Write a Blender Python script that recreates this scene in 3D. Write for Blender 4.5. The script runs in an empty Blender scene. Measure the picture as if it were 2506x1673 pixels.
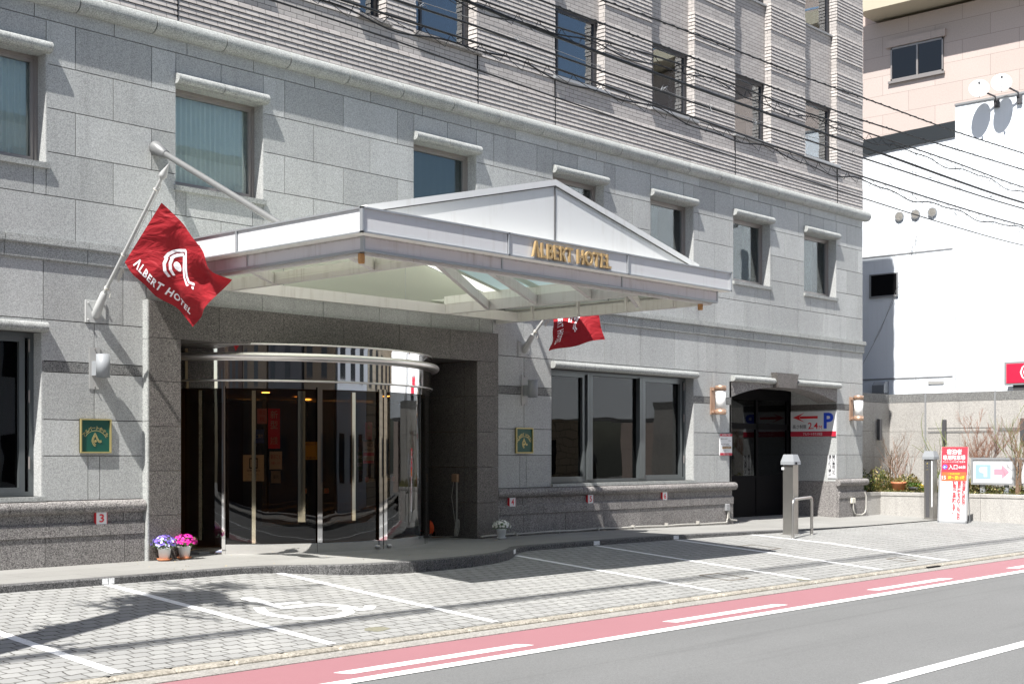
import bpy, bmesh, math, random
from mathutils import Vector, Matrix
from math import sin, cos, pi, radians
C = bpy.context.scene
COL = C.collection
R_ = random.Random(7)

# ------------------------------------------------------------------ mesh builder
class MB:
    def __init__(s): s.v = []; s.f = []; s.mi = []; s.sm = []; s.cur = 0
    def add(s, vs, fs, smooth=False):
        b = len(s.v); s.v += [tuple(v) for v in vs]
        for f in fs:
            s.f.append([b + i for i in f]); s.mi.append(s.cur); s.sm.append(smooth)
    def quad(s, a, b, c, d): s.add([a, b, c, d], [(0, 1, 2, 3)])
    def poly(s, pts): s.add(pts, [tuple(range(len(pts)))])
    def box(s, x0, x1, y0, y1, z0, z1):
        s.add([(x0,y0,z0),(x1,y0,z0),(x1,y1,z0),(x0,y1,z0),(x0,y0,z1),(x1,y0,z1),(x1,y1,z1),(x0,y1,z1)],
              [(0,3,2,1),(4,5,6,7),(0,1,5,4),(1,2,6,5),(2,3,7,6),(3,0,4,7)])
    def bbox(s, x0, x1, y0, y1, z0, z1, b=.008):
        # box with chamfered vertical and top edges (8-gon plan, inset top)
        def ring(z, i):
            return [(x0+i+b,y0+i,z),(x1-i-b,y0+i,z),(x1-i,y0+i+b,z),(x1-i,y1-i-b,z),(x1-i-b,y1-i,z),(x0+i+b,y1-i,z),(x0+i,y1-i-b,z),(x0+i,y0+i+b,z)]
        rs = ring(z0,0)+ring(z1-b,0)+ring(z1,b)
        fs = [(7,6,5,4,3,2,1,0),tuple(range(16,24))]
        for k in range(2):
            for i in range(8):
                j=(i+1)%8; fs.append((k*8+i,k*8+j,k*8+8+j,k*8+8+i))
        s.add(rs, fs)
    def prism(s, pts, d):
        # pts 3d polygon, extruded by vector d
        n = len(pts); d = Vector(d)
        vs = [Vector(p) for p in pts] + [Vector(p)+d for p in pts]
        fs = [tuple(range(n)), tuple(range(2*n-1, n-1, -1))]
        for i in range(n):
            j = (i+1) % n; fs.append((i, n+i, n+j, j))
        s.add(vs, fs)
    def tube(s, pts, r, n=8, cap=True, rs=None, smooth=True):
        pts = [Vector(p) for p in pts]; vs = []; fs = []
        prev = None
        for i, p in enumerate(pts):
            a = pts[max(i-1,0)]; b = pts[min(i+1,len(pts)-1)]
            t = (b-a).normalized() if (b-a).length > 1e-9 else Vector((0,0,1))
            if prev is None:
                up = Vector((0,0,1)) if abs(t.z) < .9 else Vector((1,0,0))
                u = t.cross(up).normalized()
            else:
                u = (prev - t*prev.dot(t)).normalized()
            prev = u; w = t.cross(u)
            rr = rs[i] if rs else r
            for k in range(n):
                an = 2*pi*k/n; vs.append(p + (u*cos(an)+w*sin(an))*rr)
        for i in range(len(pts)-1):
            for k in range(n):
                l = (k+1) % n; fs.append((i*n+k, i*n+l, (i+1)*n+l, (i+1)*n+k))
        s.add(vs, fs, smooth)
        if cap:
            m = len(pts)-1
            s.add([vs[k] for k in range(n)], [tuple(range(n-1,-1,-1))]); s.add([vs[m*n+k] for k in range(n)], [tuple(range(n))])
    def lathe(s, prof, c=(0,0,0), n=24, smooth=True, a0=0, a1=2*pi):
        full = abs(a1-a0-2*pi) < 1e-6; m = n if full else n+1
        vs = []; fs = []
        for (r, z) in prof:
            for k in range(m):
                an = a0 + (a1-a0)*k/n; vs.append((c[0]+r*cos(an), c[1]+r*sin(an), c[2]+z))
        for i in range(len(prof)-1):
            for k in range(n):
                l = (k+1) % m
                fs.append((i*m+k, i*m+l, (i+1)*m+l, (i+1)*m+k))
        s.add(vs, fs, smooth)
    def extr_x(s, prof, x0, x1, cap=True, smooth=False):
        # prof list (y,z) open or closed outline
        n = len(prof); vs = [(x0,p[0],p[1]) for p in prof]+[(x1,p[0],p[1]) for p in prof]
        fs = [(i,i+1,n+i+1,n+i) for i in range(n-1)]
        s.add(vs, fs, smooth)
        if cap:
            s.add(vs[:n], [tuple(range(n-1,-1,-1))]); s.add(vs[n:], [tuple(range(n))])
    def build(s, name, mats, parent=None, loc=None, rot=None):
        me = bpy.data.meshes.new(name); me.from_pydata(s.v, [], s.f)
        if not isinstance(mats, (list,tuple)): mats = [mats]
        for m in mats: me.materials.append(m)
        me.polygons.foreach_set('material_index', s.mi); me.polygons.foreach_set('use_smooth', s.sm)
        me.update()
        o = bpy.data.objects.new(name, me); COL.objects.link(o)
        if parent: o.parent = parent
        if loc: o.location = loc
        if rot: o.rotation_euler = rot
        return o

def tag(o, label=None, cat=None, group=None, kind=None):
    if label: o['label'] = label
    if cat: o['category'] = cat
    if group: o['group'] = group
    if kind: o['kind'] = kind
    return o
def empty(name, loc=(0,0,0), rz=0, **k):
    o = bpy.data.objects.new(name, None); COL.objects.link(o); o.location = loc; o.rotation_euler = (0,0,rz)
    return tag(o, **k)
def copy_tree(o, parent=None):
    c = o.copy(); COL.objects.link(c); c.parent = parent
    for ch in o.children: copy_tree(ch, c)
    return c

# ------------------------------------------------------------------ materials
def newmat(name):
    m = bpy.data.materials.new(name); m.use_nodes = True
    nt = m.node_tree; p = nt.nodes['Principled BSDF']
    return m, nt, p
def L(nt, a, b): nt.links.new(a, b)
def node(nt, t, **k):
    n = nt.nodes.new(t)
    for a, b in k.items():
        if a in n.inputs.keys() if hasattr(n.inputs,'keys') else False: n.inputs[a].default_value = b
        else: setattr(n, a, b)
    return n
def math_(nt, op, a, b=None, c=None):
    n = nt.nodes.new('ShaderNodeMath'); n.operation = op
    for i, v in enumerate((a, b, c)):
        if v is None: continue
        if isinstance(v, (int,float)): n.inputs[i].default_value = v
        else: L(nt, v, n.inputs[i])
    return n.outputs[0]
def mixc(nt, f, a, b, mode='MIX'):
    n = nt.nodes.new('ShaderNodeMix'); n.data_type = 'RGBA'; n.blend_type = mode
    for i, v in ((0,f),(6,a),(7,b)):
        if isinstance(v, (int,float)): n.inputs[i].default_value = v
        elif isinstance(v, tuple): n.inputs[i].default_value = (*v[:3],1)
        else: L(nt, v, n.inputs[i])
    return n.outputs[2]
def pos(nt):
    return nt.nodes.new('ShaderNodeNewGeometry').outputs['Position']
def noise(nt, vec, scale, detail=2, rough=.5, dim='3D'):
    n = nt.nodes.new('ShaderNodeTexNoise'); n.inputs['Scale'].default_value = scale
    n.inputs['Detail'].default_value = detail; n.inputs['Roughness'].default_value = rough
    if vec is not None: L(nt, vec, n.inputs['Vector'])
    return n.outputs['Fac']
def ramp(nt, f, stops):
    n = nt.nodes.new('ShaderNodeValToRGB'); L(nt, f, n.inputs[0]); e = n.color_ramp.elements
    while len(e) < len(stops): e.new(.5)
    for i, (p_, c) in enumerate(stops):
        e[i].position = p_; e[i].color = (*c,1) if isinstance(c, tuple) else (c,c,c,1)
    return n.outputs[0]
def mapping(nt, vec, scale):
    n = nt.nodes.new('ShaderNodeMapping'); L(nt, vec, n.inputs[0]); n.inputs['Scale'].default_value = scale
    return n.outputs[0]
def bump(nt, p, h, strength=.3, dist=.01):
    n = nt.nodes.new('ShaderNodeBump'); n.inputs['Strength'].default_value = strength; n.inputs['Distance'].default_value = dist
    L(nt, h, n.inputs['Height']); L(nt, n.outputs[0], p.inputs['Normal'])
def plain(name, col, rough=.5, metal=0, var=.06, vs=3., spec=.5, coat=0):
    m, nt, p = newmat(name)
    P = pos(nt); f = noise(nt, P, vs, 4, .6)
    c = mixc(nt, f, tuple(x*(1-var) for x in col), tuple(min(x*(1+var),1) for x in col))
    L(nt, c, p.inputs['Base Color']); p.inputs['Roughness'].default_value = rough; p.inputs['Metallic'].default_value = metal
    p.inputs['Specular IOR Level'].default_value = spec
    if coat: p.inputs['Coat Weight'].default_value = coat
    return m
def granite(name, lo, hi, scale=55, isl=.07, stain=.16, rough=.75, bs=.35, warm=(1.04,1.0,.96)):
    m, nt, p = newmat(name)
    P = pos(nt)
    f1 = noise(nt, P, scale, 2, .7)
    v = nt.nodes.new('ShaderNodeTexVoronoi'); v.inputs['Scale'].default_value = scale*1.6; L(nt, P, v.inputs['Vector'])
    sep = nt.nodes.new('ShaderNodeSeparateColor'); L(nt, v.outputs['Color'], sep.inputs[0])
    f = math_(nt, 'ADD', math_(nt, 'MULTIPLY', f1, .65), math_(nt, 'MULTIPLY', sep.outputs[0], .35))
    c = ramp(nt, f, [(.3, lo), (.52, tuple((a+b)/2 for a,b in zip(lo,hi))), (.72, hi)])
    g = nt.nodes.new('ShaderNodeNewGeometry')
    isv = math_(nt, 'MULTIPLY_ADD', g.outputs['Random Per Island'], 2*isl, 1-isl)
    st = noise(nt, mapping(nt, P, (1.2,1.2,.5)), 1.1, 5, .65)
    st = math_(nt, 'MULTIPLY_ADD', st, 2*stain, 1-stain)
    sk_ = noise(nt, mapping(nt, P, (3.2,3.2,.22)), 1.3, 4, .6)
    k = math_(nt, 'MULTIPLY', math_(nt, 'MULTIPLY', isv, st), ramp(nt, sk_, [(.30,.86),(.46,1.)]))
    vm = nt.nodes.new('ShaderNodeVectorMath'); vm.operation = 'SCALE'; L(nt, c, vm.inputs[0]); L(nt, k, vm.inputs['Scale'])
    st2 = noise(nt, P, .6, 3, .5)
    c2 = mixc(nt, math_(nt,'MULTIPLY',st2,.5), vm.outputs[0], mixc(nt, 1.0, vm.outputs[0], warm, 'MULTIPLY'))
    L(nt, c2, p.inputs['Base Color']); p.inputs['Roughness'].default_value = rough
    if bs: bump(nt, p, f1, bs, .004)
    return m
def stained(name, col, rough=.4, drip=(.45,.42,.38), amt=.5, metal=0):
    # painted metal with rain streaks and grime
    m, nt, p = newmat(name); P = pos(nt)
    s1 = noise(nt, mapping(nt, P, (14,14,1.1)), 1.0, 4, .6)
    s2 = noise(nt, P, 1.3, 4, .6)
    f = math_(nt, 'MULTIPLY', ramp(nt, s1, [(.5,0.),(.72,1.)]), ramp(nt, s2, [(.42,0.),(.66,1.)]))
    c = mixc(nt, math_(nt, 'MULTIPLY', f, amt), col, tuple(a*b for a,b in zip(col,drip)))
    L(nt, c, p.inputs['Base Color']); p.inputs['Roughness'].default_value = rough; p.inputs['Metallic'].default_value = metal
    return m
def glassmat(name, tint=(.35,.33,.3), refl=.12, rough=.0, wob=.0):
    m, nt, p = newmat(name); nt.nodes.remove(p)
    out = nt.nodes['Material Output']
    tr = nt.nodes.new('ShaderNodeBsdfTransparent'); tr.inputs[0].default_value = (*tint,1)
    gl = nt.nodes.new('ShaderNodeBsdfGlossy'); gl.inputs['Roughness'].default_value = rough; gl.inputs[0].default_value = (.9,.93,.95,1)
    fr = nt.nodes.new('ShaderNodeFresnel'); fr.inputs[0].default_value = 1.5
    f = math_(nt, 'ADD', fr.outputs[0], refl)
    f = math_(nt, 'MAXIMUM', math_(nt, 'MINIMUM', f, .95), .004)
    if wob:
        b = nt.nodes.new('ShaderNodeBump'); b.inputs['Strength'].default_value = wob; b.inputs['Distance'].default_value = .02
        L(nt, noise(nt, pos(nt), 1.6, 1, .4), b.inputs['Height']); L(nt, b.outputs[0], gl.inputs['Normal'])
    mx = nt.nodes.new('ShaderNodeMixShader'); L(nt, f, mx.inputs[0]); L(nt, tr.outputs[0], mx.inputs[1]); L(nt, gl.outputs[0], mx.inputs[2])
    L(nt, mx.outputs[0], out.inputs[0]); return m
def brickm(name, c1, c2, mortar, bw, bh, ms, usexz=True, rough=.8, bs=.4, warp=0, off=.5, zoff=0, ns=60, smooth=.1, stain=.12):
    m, nt, p = newmat(name); P = pos(nt)
    if usexz:
        s = nt.nodes.new('ShaderNodeSeparateXYZ'); L(nt, P, s.inputs[0])
        cx = nt.nodes.new('ShaderNodeCombineXYZ'); L(nt, math_(nt,'ADD',s.outputs[0],s.outputs[1]), cx.inputs[0]); L(nt, math_(nt,'ADD',s.outputs[2],zoff), cx.inputs[1])
        V = cx.outputs[0]
    else: V = P
    if warp:
        wn = nt.nodes.new('ShaderNodeTexNoise'); wn.inputs['Scale'].default_value = 9; wn.inputs['Detail'].default_value = 1; L(nt, P, wn.inputs['Vector'])
        vm = nt.nodes.new('ShaderNodeVectorMath'); vm.operation='MULTIPLY_ADD'; L(nt, wn.outputs['Color'], vm.inputs[0]); vm.inputs[1].default_value=(warp,warp,0); L(nt, V, vm.inputs[2]); V = vm.outputs[0]
    b = nt.nodes.new('ShaderNodeTexBrick'); b.offset = off; L(nt, V, b.inputs['Vector'])
    b.inputs['Color1'].default_value = (*c1,1); b.inputs['Color2'].default_value = (*c2,1); b.inputs['Mortar'].default_value = (*mortar,1)
    b.inputs['Scale'].default_value = 1; b.inputs['Mortar Size'].default_value = ms; b.inputs['Mortar Smooth'].default_value = smooth
    b.inputs['Brick Width'].default_value = bw; b.inputs['Row Height'].default_value = bh; b.inputs['Bias'].default_value = 0
    n1 = noise(nt, P, ns, 3, .7); n2 = noise(nt, P, .7, 4, .6)
    k = math_(nt, 'MULTIPLY', math_(nt,'MULTIPLY_ADD',n1,.4,.8), math_(nt,'MULTIPLY_ADD',n2,2*stain,1-stain))
    vm = nt.nodes.new('ShaderNodeVectorMath'); vm.operation='SCALE'; L(nt, b.outputs['Color'], vm.inputs[0]); L(nt, k, vm.inputs['Scale'])
    L(nt, vm.outputs[0], p.inputs['Base Color']); p.inputs['Roughness'].default_value = rough
    h = math_(nt, 'ADD', math_(nt,'MULTIPLY',b.outputs['Fac'],-1.), math_(nt,'MULTIPLY',n1,.35))
    bump(nt, p, h, bs, .006)
    return m

M = {}
M['granite'] = granite('pale_granite', (.262,.272,.270), (.465,.482,.478), 58, isl=.13, stain=.15, bs=.4)
M['granite_band'] = granite('dark_granite_band', (.06,.062,.062), (.27,.275,.27), 60)
M['granite_trim'] = granite('trim_granite', (.20,.21,.205), (.42,.44,.43), 58, isl=.05, bs=.25)
M['granite_plinth'] = granite('plinth_granite', (.055,.053,.052), (.34,.33,.32), 60, isl=.09, stain=.24, warm=(1.07,.98,.95))
M['granite_dark'] = granite('entrance_granite', (.018,.017,.016), (.20,.187,.175), 75, isl=.06, stain=.1, rough=.55, bs=.15, warm=(1.06,.98,.95))
M['granite_kerb'] = granite('kerb_granite', (.022,.023,.024), (.17,.17,.17), 55)
M['granite_pave'] = brickm('pavement_stone', (.22,.218,.205), (.245,.243,.23), (.13,.127,.118), 1.2, .62, .004, usexz=False, ns=45, stain=.2, bs=.15)
M['joint'] = plain('mortar_backing', (.05,.048,.045), .9)
M['tilebrick'] = brickm('ribbed_tile', (.36,.335,.32), (.43,.405,.385), (.085,.08,.077), .24, .0755, .0042, zoff=-7.43+.0755*200, ns=40, bs=.7, stain=.08)
M['pinkstone'] = brickm('pink_stone_wall', (.44,.37,.335), (.47,.395,.36), (.27,.22,.195), 1.86, .66, .007, zoff=-12.2+6.6, ns=25, stain=.05, bs=.1)
M['fence_stone'] = granite('fence_granite', (.25,.245,.235), (.46,.45,.43), 55, warm=(1.04,1.,.94))
M['cream'] = plain('cream_concrete', (.45,.41,.31), .7)
M['creamtile'] = brickm('cream_facade_tile', (.66,.58,.43), (.70,.62,.47), (.42,.37,.28), .6, .3, .02, rough=.6)
M['pavers'] = brickm('block_paving', (.235,.237,.23), (.275,.277,.267), (.06,.057,.05), .20, .155, .0095, usexz=False, warp=.055, ns=70, bs=.6, smooth=.5, stain=.22)
M['kerbconc'] = granite('kerb_concrete', (.19,.175,.145), (.38,.36,.31), 30, stain=.25)
M['gutter'] = granite('gutter_concrete', (.17,.168,.155), (.34,.33,.31), 35, stain=.2)
def asphalt():
    m, nt, p = newmat('asphalt'); P = pos(nt)
    n1 = noise(nt, P, 130, 2, .8); n2 = noise(nt, mapping(nt, P, (.25,1.2,1)), .8, 4, .6); n3 = noise(nt, mapping(nt,P,(.15,2.5,1)), 1., 4, .6)
    v = nt.nodes.new('ShaderNodeTexVoronoi'); v.inputs['Scale'].default_value = 110; L(nt, P, v.inputs['Vector'])
    sp = nt.nodes.new('ShaderNodeSeparateColor'); L(nt, v.outputs['Color'], sp.inputs[0])
    k = math_(nt,'MULTIPLY', math_(nt,'MULTIPLY_ADD',math_(nt,'ADD',n1,sp.outputs[0]),.34,.64), math_(nt,'MULTIPLY_ADD',n2,.3,.84))
    k = math_(nt,'MULTIPLY', k, ramp(nt, n3, [(.28,.84),(.42,1.)]))
    n4 = noise(nt, mapping(nt, P, (.05,6.,1)), 1., 3, .5); n5 = noise(nt, P, .35, 3, .5)
    k = math_(nt,'MULTIPLY', k, math_(nt,'ADD',ramp(nt, n4, [(.30,.88),(.36,1.)]), math_(nt,'MULTIPLY_ADD',n5,.24,-.12)))
    vm = nt.nodes.new('ShaderNodeVectorMath'); vm.operation='SCALE'; vm.inputs[0].default_value=(.136,.139,.138); L(nt, k, vm.inputs['Scale'])
    L(nt, vm.outputs[0], p.inputs['Base Color']); p.inputs['Roughness'].default_value=.85
    bump(nt, p, n1, .5, .004); return m
M['asphalt'] = asphalt()
def paint(name, col, worn=.35, under=(.2,.2,.2), scale=30, lo=.30, hi=.42, var=.05):
    m, nt, p = newmat(name); P = pos(nt)
    n1 = noise(nt, P, scale, 5, .75); n2 = noise(nt, P, 1.2, 4, .6)
    f = math_(nt,'MULTIPLY', ramp(nt, n1, [(lo,1.),(hi,0.)]), worn)
    c = mixc(nt, f, col, under)
    k = math_(nt,'MULTIPLY_ADD', n2, 2*var, 1-var)
    vm = nt.nodes.new('ShaderNodeVectorMath'); vm.operation='SCALE'; L(nt,c,vm.inputs[0]); L(nt,k,vm.inputs['Scale'])
    L(nt, vm.outputs[0], p.inputs['Base Color']); p.inputs['Roughness'].default_value=.7
    bump(nt, p, noise(nt,P,120,2,.8), .35, .003); return m
M['pink'] = paint('bike_lane_paint', (.27,.122,.137), .3, (.25,.2,.2), 60)
M['white_paint'] = paint('road_white_paint', (.82,.82,.80), .8, (.35,.35,.34), 45, .28, .40)
M['worn_paint'] = paint('worn_white_paint', (.78,.79,.79), .6, (.27,.27,.26), 26, .34, .48)
M['white'] = stained('white_enamel_panel', (.60,.61,.62), .30, (.70,.66,.60), .6)
M['offwhite'] = stained('soffit_paint', (.84,.85,.79), .45, (.5,.47,.40), .7)
M['beamgrey'] = stained('beam_paint', (.64,.625,.60), .4, (.5,.45,.4), .7)
M['fasciagrey'] = stained('lower_fascia_paint', (.56,.53,.56), .35, (.5,.42,.36), .6)
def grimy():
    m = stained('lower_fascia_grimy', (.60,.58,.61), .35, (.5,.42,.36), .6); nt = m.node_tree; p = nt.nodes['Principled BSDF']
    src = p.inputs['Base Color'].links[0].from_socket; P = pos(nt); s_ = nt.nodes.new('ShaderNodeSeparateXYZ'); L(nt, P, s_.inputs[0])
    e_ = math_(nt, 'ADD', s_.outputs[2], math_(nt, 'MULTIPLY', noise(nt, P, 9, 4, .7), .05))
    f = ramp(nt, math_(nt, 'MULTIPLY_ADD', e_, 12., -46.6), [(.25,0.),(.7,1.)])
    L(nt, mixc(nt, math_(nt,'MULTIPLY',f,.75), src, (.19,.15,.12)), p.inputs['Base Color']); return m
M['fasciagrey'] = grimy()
M['trim'] = plain('aluminium_trim', (.42,.44,.46), .35, .6)
M['rust'] = plain('rusty_nozzle', (.42,.22,.08), .7, var=.4, vs=40)
M['greywall'] = plain('grey_pole_paint', (.17,.175,.175), .45, .2, var=.15, vs=12)
M['whitepole'] = plain('white_pole_paint', (.42,.43,.42), .4, 0, var=.1, vs=20)
M['alu'] = plain('brushed_aluminium', (.25,.265,.28), .55, .0, var=.05)
M['bronzeframe'] = plain('bronze_window_frame', (.30,.275,.26), .4, .45)
M['darkframe'] = plain('dark_window_frame', (.045,.045,.05), .35, .3)
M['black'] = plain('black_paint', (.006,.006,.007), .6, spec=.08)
M['steel'] = plain('stainless_steel', (.42,.41,.39), .33, .9, var=.12, vs=8)
M['steelframe'] = plain('polished_frame', (.13,.145,.15), .3, .5, var=.1)
M['chrome'] = plain('mirror_chrome', (.80,.79,.78), .035, 1., var=.02)
M['tubechrome'] = plain('satin_chrome_tube', (.78,.76,.74), .36, 1., var=.08, vs=6)
M['gold'] = plain('gold_letter', (.48,.34,.17), .35, .35, var=.08)
M['brass'] = plain('brass_trim', (.52,.44,.20), .35, .6)
M['brassdark'] = plain('bronze_door_mullion', (.40,.31,.19), .4, .5)
M['goldchrome'] = plain('champagne_mullion', (.95,.85,.62), .06, 1., var=.04)
M['green'] = plain('green_plaque', (.008,.075,.055), .3)
M['redcloth'] = None
M['flagwhite'] = plain('flag_print_white', (.85,.82,.86), .8)
M['red'] = plain('sign_red', (.62,.025,.035), .5, var=.03)
M['darkred'] = plain('sign_dark_red', (.45,.02,.045), .5, var=.03)
M['brightred'] = plain('bright_red', (.78,.02,.04), .5, var=.03)
M['blue'] = plain('sign_blue', (.02,.07,.55), .5, var=.03)
M['signwhite'] = plain('sign_white', (.66,.67,.68), .5, var=.03)
M['ink'] = plain('sign_ink', (.03,.03,.035), .6)
M['yellow'] = plain('sign_yellow', (.85,.62,.02), .5)
M['orange'] = plain('sign_orange_red', (.80,.10,.02), .5)
M['amber'] = plain('amber_strip', (.25,.13,.02), .5)
M['palebright'] = plain('faded_blue_print', (.28,.42,.62), .5)
M['palepink'] = plain('faded_pink_print', (.66,.27,.34), .5)
M['copper'] = plain('copper_lamp_metal', (.42,.28,.20), .4, .5)
M['lampglass'] = plain('opal_lamp_glass', (.80,.80,.78), .3)
M['acrylic'] = plain('clear_grey_backplate', (.36,.36,.35), .25)
M['curtain'] = plain('curtain_cloth', (.90,.94,.93), .9, var=.1)
M['paperwhite'] = plain('white_paper', (.80,.80,.78), .8)
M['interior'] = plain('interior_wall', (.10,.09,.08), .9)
M['lobby'] = plain('lobby_wall_brown', (.20,.12,.065), .8, var=.3, vs=2)
M['lobbyfloor'] = plain('lobby_floor', (.12,.09,.07), .3)
M['pvc'] = plain('white_pvc_conduit', (.36,.35,.32), .5, var=.15, vs=9)
M['pvcbox'] = plain('cream_plastic_box', (.60,.58,.50), .5)
M['brownbox'] = plain('brown_outlet_box', (.30,.19,.12), .5)
M['ropemat'] = plain('pale_rope', (.60,.58,.52), .9)
M['potwhite'] = plain('white_plastic_pot', (.75,.76,.76), .4)
M['terracotta'] = plain('terracotta', (.50,.19,.09), .7, var=.15, vs=20)
M['soil'] = plain('soil', (.09,.065,.04), .95, var=.3, vs=20)
M['mud'] = plain('dry_mud', (.17,.165,.12), .95, var=.5, vs=25)
M['leaf'] = plain('leaf_green', (.09,.20,.03), .6, var=.5, vs=40)
M['leafdark'] = plain('leaf_dark', (.05,.09,.025), .6, var=.5, vs=40)
M['leafolive'] = plain('leaf_olive', (.25,.25,.08), .7, var=.55, vs=18)
M['leafdry'] = plain('leaf_dry', (.42,.33,.17), .8, var=.4, vs=20)
M['twig'] = plain('bare_twig', (.17,.11,.07), .85, var=.3, vs=20)
M['twigred'] = plain('reddish_twig', (.28,.15,.10), .85, var=.3, vs=20)
M['stemgreen'] = plain('rose_stem_green', (.17,.20,.07), .7, var=.5, vs=14)
M['bark'] = plain('tree_bark', (.16,.12,.09), .9, var=.3, vs=10)
M['violet'] = plain('violet_petal', (.20,.12,.62), .6, var=.25, vs=90)
M['palelilac'] = plain('pale_lilac_petal', (.62,.60,.88), .6)
M['magenta'] = plain('magenta_petal', (.62,.01,.30), .6, var=.3, vs=90)
M['whitepetal'] = plain('white_petal', (.85,.85,.80), .6)
M['yellowpetal'] = plain('yellow_petal', (.85,.6,.03), .6)
M['cable'] = plain('cable_black', (.015,.017,.018), .55)
M['thinwire'] = plain('thin_steel_wire', (.25,.25,.25), .5, .3)
M['whitewall'] = stained('white_painted_wall', (.80,.85,.90), .6, (.8,.8,.78), .5)
M['blackroof'] = plain('dark_roof_metal', (.02,.025,.03), .5)
M['dishwhite'] = plain('dish_white', (.82,.83,.83), .35)
M['darkgrey'] = plain('dark_grey_metal', (.07,.07,.075), .5)
M['midgrey'] = plain('grey_metal', (.30,.31,.32), .45, .3)
M['redneon'] = plain('crimson_sign_face', (.62,.012,.05), .45, var=.02)
M['bluebag'] = plain('blue_panel', (.02,.05,.20), .6)
M['woodbrown'] = plain('brown_cladding', (.055,.03,.02), .7, var=.3)
M['beigewall'] = plain('beige_wall', (.13,.10,.07), .8)
M['greyconc'] = plain('grey_facade', (.07,.07,.075), .8)
M['glass_room'] = glassmat('room_glass', (.88,.92,.90), .02, 0., .05)
M['glass_dark'] = glassmat('tinted_lobby_glass', (.40,.28,.17), .02, 0., .12)
M['glass_big'] = glassmat('restaurant_glass', (.22,.20,.18), -.01, 0., .1)
M['glass_sky'] = glassmat('upper_window_glass', (.55,.66,.72), .20, 0., .05)
M['garageglass'] = glassmat('garage_glass', (.25,.25,.25), -.035, 0.)
M['glass_roof'] = glassmat('roof_glass', (.90,.95,.95), .02)
def cloth_red():
    m, nt, p = newmat('red_flag_cloth'); P = pos(nt)
    n1 = noise(nt, P, 5, 3, .6)
    c = mixc(nt, n1, (.27,.004,.011), (.33,.006,.014)); L(nt, c, p.inputs['Base Color']); p.inputs['Roughness'].default_value=.75
    rg = nt.nodes.new('ShaderNodeTexNoise'); rg.inputs['Scale'].default_value=3.2; rg.inputs['Detail'].default_value=3; rg.inputs['Distortion'].default_value=1.2; L(nt, mapping(nt,P,(1.,.55,1.6)), rg.inputs['Vector'])
    bump(nt, p, rg.outputs['Fac'], .55, .12)
    tr = nt.nodes.new('ShaderNodeBsdfTranslucent'); tr.inputs[0].default_value=(.42,.006,.014,1)
    mx = nt.nodes.new('ShaderNodeMixShader'); mx.inputs[0].default_value=.15
    L(nt,p.outputs[0],mx.inputs[1]); L(nt,tr.outputs[0],mx.inputs[2]); L(nt,mx.outputs[0],nt.nodes['Material Output'].inputs[0]); return m
M['redcloth'] = cloth_red()
def translucent(name, col, f=.7):
    m, nt, p = newmat(name); p.inputs['Base Color'].default_value=(*col,1); p.inputs['Roughness'].default_value=.4
    tr = nt.nodes.new('ShaderNodeBsdfTranslucent'); tr.inputs[0].default_value=(*col,1)
    mx = nt.nodes.new('ShaderNodeMixShader'); mx.inputs[0].default_value=f
    L(nt,p.outputs[0],mx.inputs[1]); L(nt,tr.outputs[0],mx.inputs[2]); L(nt,mx.outputs[0],nt.nodes['Material Output'].inputs[0]); return m
M['roofpanel'] = translucent('translucent_roof_panel', (.78,.80,.73), .6)
M['skylight'] = translucent('frosted_skylight', (.80,.95,.95), .8)
def emis(name, col, st):
    m, nt, p = newmat(name); p.inputs['Base Color'].default_value=(*col,1); p.inputs['Emission Color'].default_value=(*col,1); p.inputs['Emission Strength'].default_value=st; return m
M['warmlamp'] = emis('lit_ceiling_lamp', (1.,.55,.15), 6)

# ------------------------------------------------------------------ text and emblem
def text_mesh(body, size=1., extrude=0., bold=0., align='CENTER', sx=1., space=1.):
    cu = bpy.data.curves.new('txt', 'FONT'); cu.body = body; cu.size = size; cu.extrude = extrude; cu.offset = bold*size
    cu.align_x = align; cu.align_y = 'CENTER'; cu.space_character = space; cu.resolution_u = 3
    o = bpy.data.objects.new('txt', cu); COL.objects.link(o)
    bpy.context.view_layer.update()
    me = o.to_mesh(); vs = [Vector((v.co.x*sx, v.co.y, v.co.z)) for v in me.vertices]; fs = [tuple(p.vertices) for p in me.polygons]
    o.to_mesh_clear(); bpy.data.objects.remove(o); bpy.data.curves.remove(cu)
    return vs, fs
def place(mb, vf, origin, right, up, fit=None):
    """put a flat mesh (x right, y up, z out) on a plane; fit=(w,h) scales it to that size"""
    vs, fs = vf
    if not vs: return
    right = Vector(right).normalized(); up = Vector(up).normalized(); n = right.cross(up); o = Vector(origin)
    if fit:
        xs=[v.x for v in vs]; ys=[v.y for v in vs]; w=max(xs)-min(xs) or 1; h=max(ys)-min(ys) or 1
        cx=(max(xs)+min(xs))/2; cy=(max(ys)+min(ys))/2
        kx = fit[0]/w; ky = fit[1]/h if fit[1] else kx
        vs = [Vector(((v.x-cx)*kx,(v.y-cy)*ky,v.z)) for v in vs]
    mb.add([o+right*v.x+up*v.y+n*v.z for v in vs], fs)
def stroke(pts, w, z=0.):
    vs=[]; fs=[]; P=[Vector((p[0],p[1],0)) for p in pts]; n=len(P)
    for i in range(n):
        t=(P[min(i+1,n-1)]-P[max(i-1,0)]).normalized(); q=Vector((-t.y,t.x,0)); ww=w[i] if isinstance(w,(list,tuple)) else w
        vs += [P[i]+q*ww/2+Vector((0,0,z)), P[i]-q*ww/2+Vector((0,0,z))]
    fs=[(2*i,2*i+1,2*i+3,2*i+2) for i in range(n-1)]
    return vs, fs
def merge(*a):
    vs=[]; fs=[]
    for v,f in a:
        b=len(vs); vs+=v; fs+=[tuple(b+i for i in q) for q in f]
    return vs, fs
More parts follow.
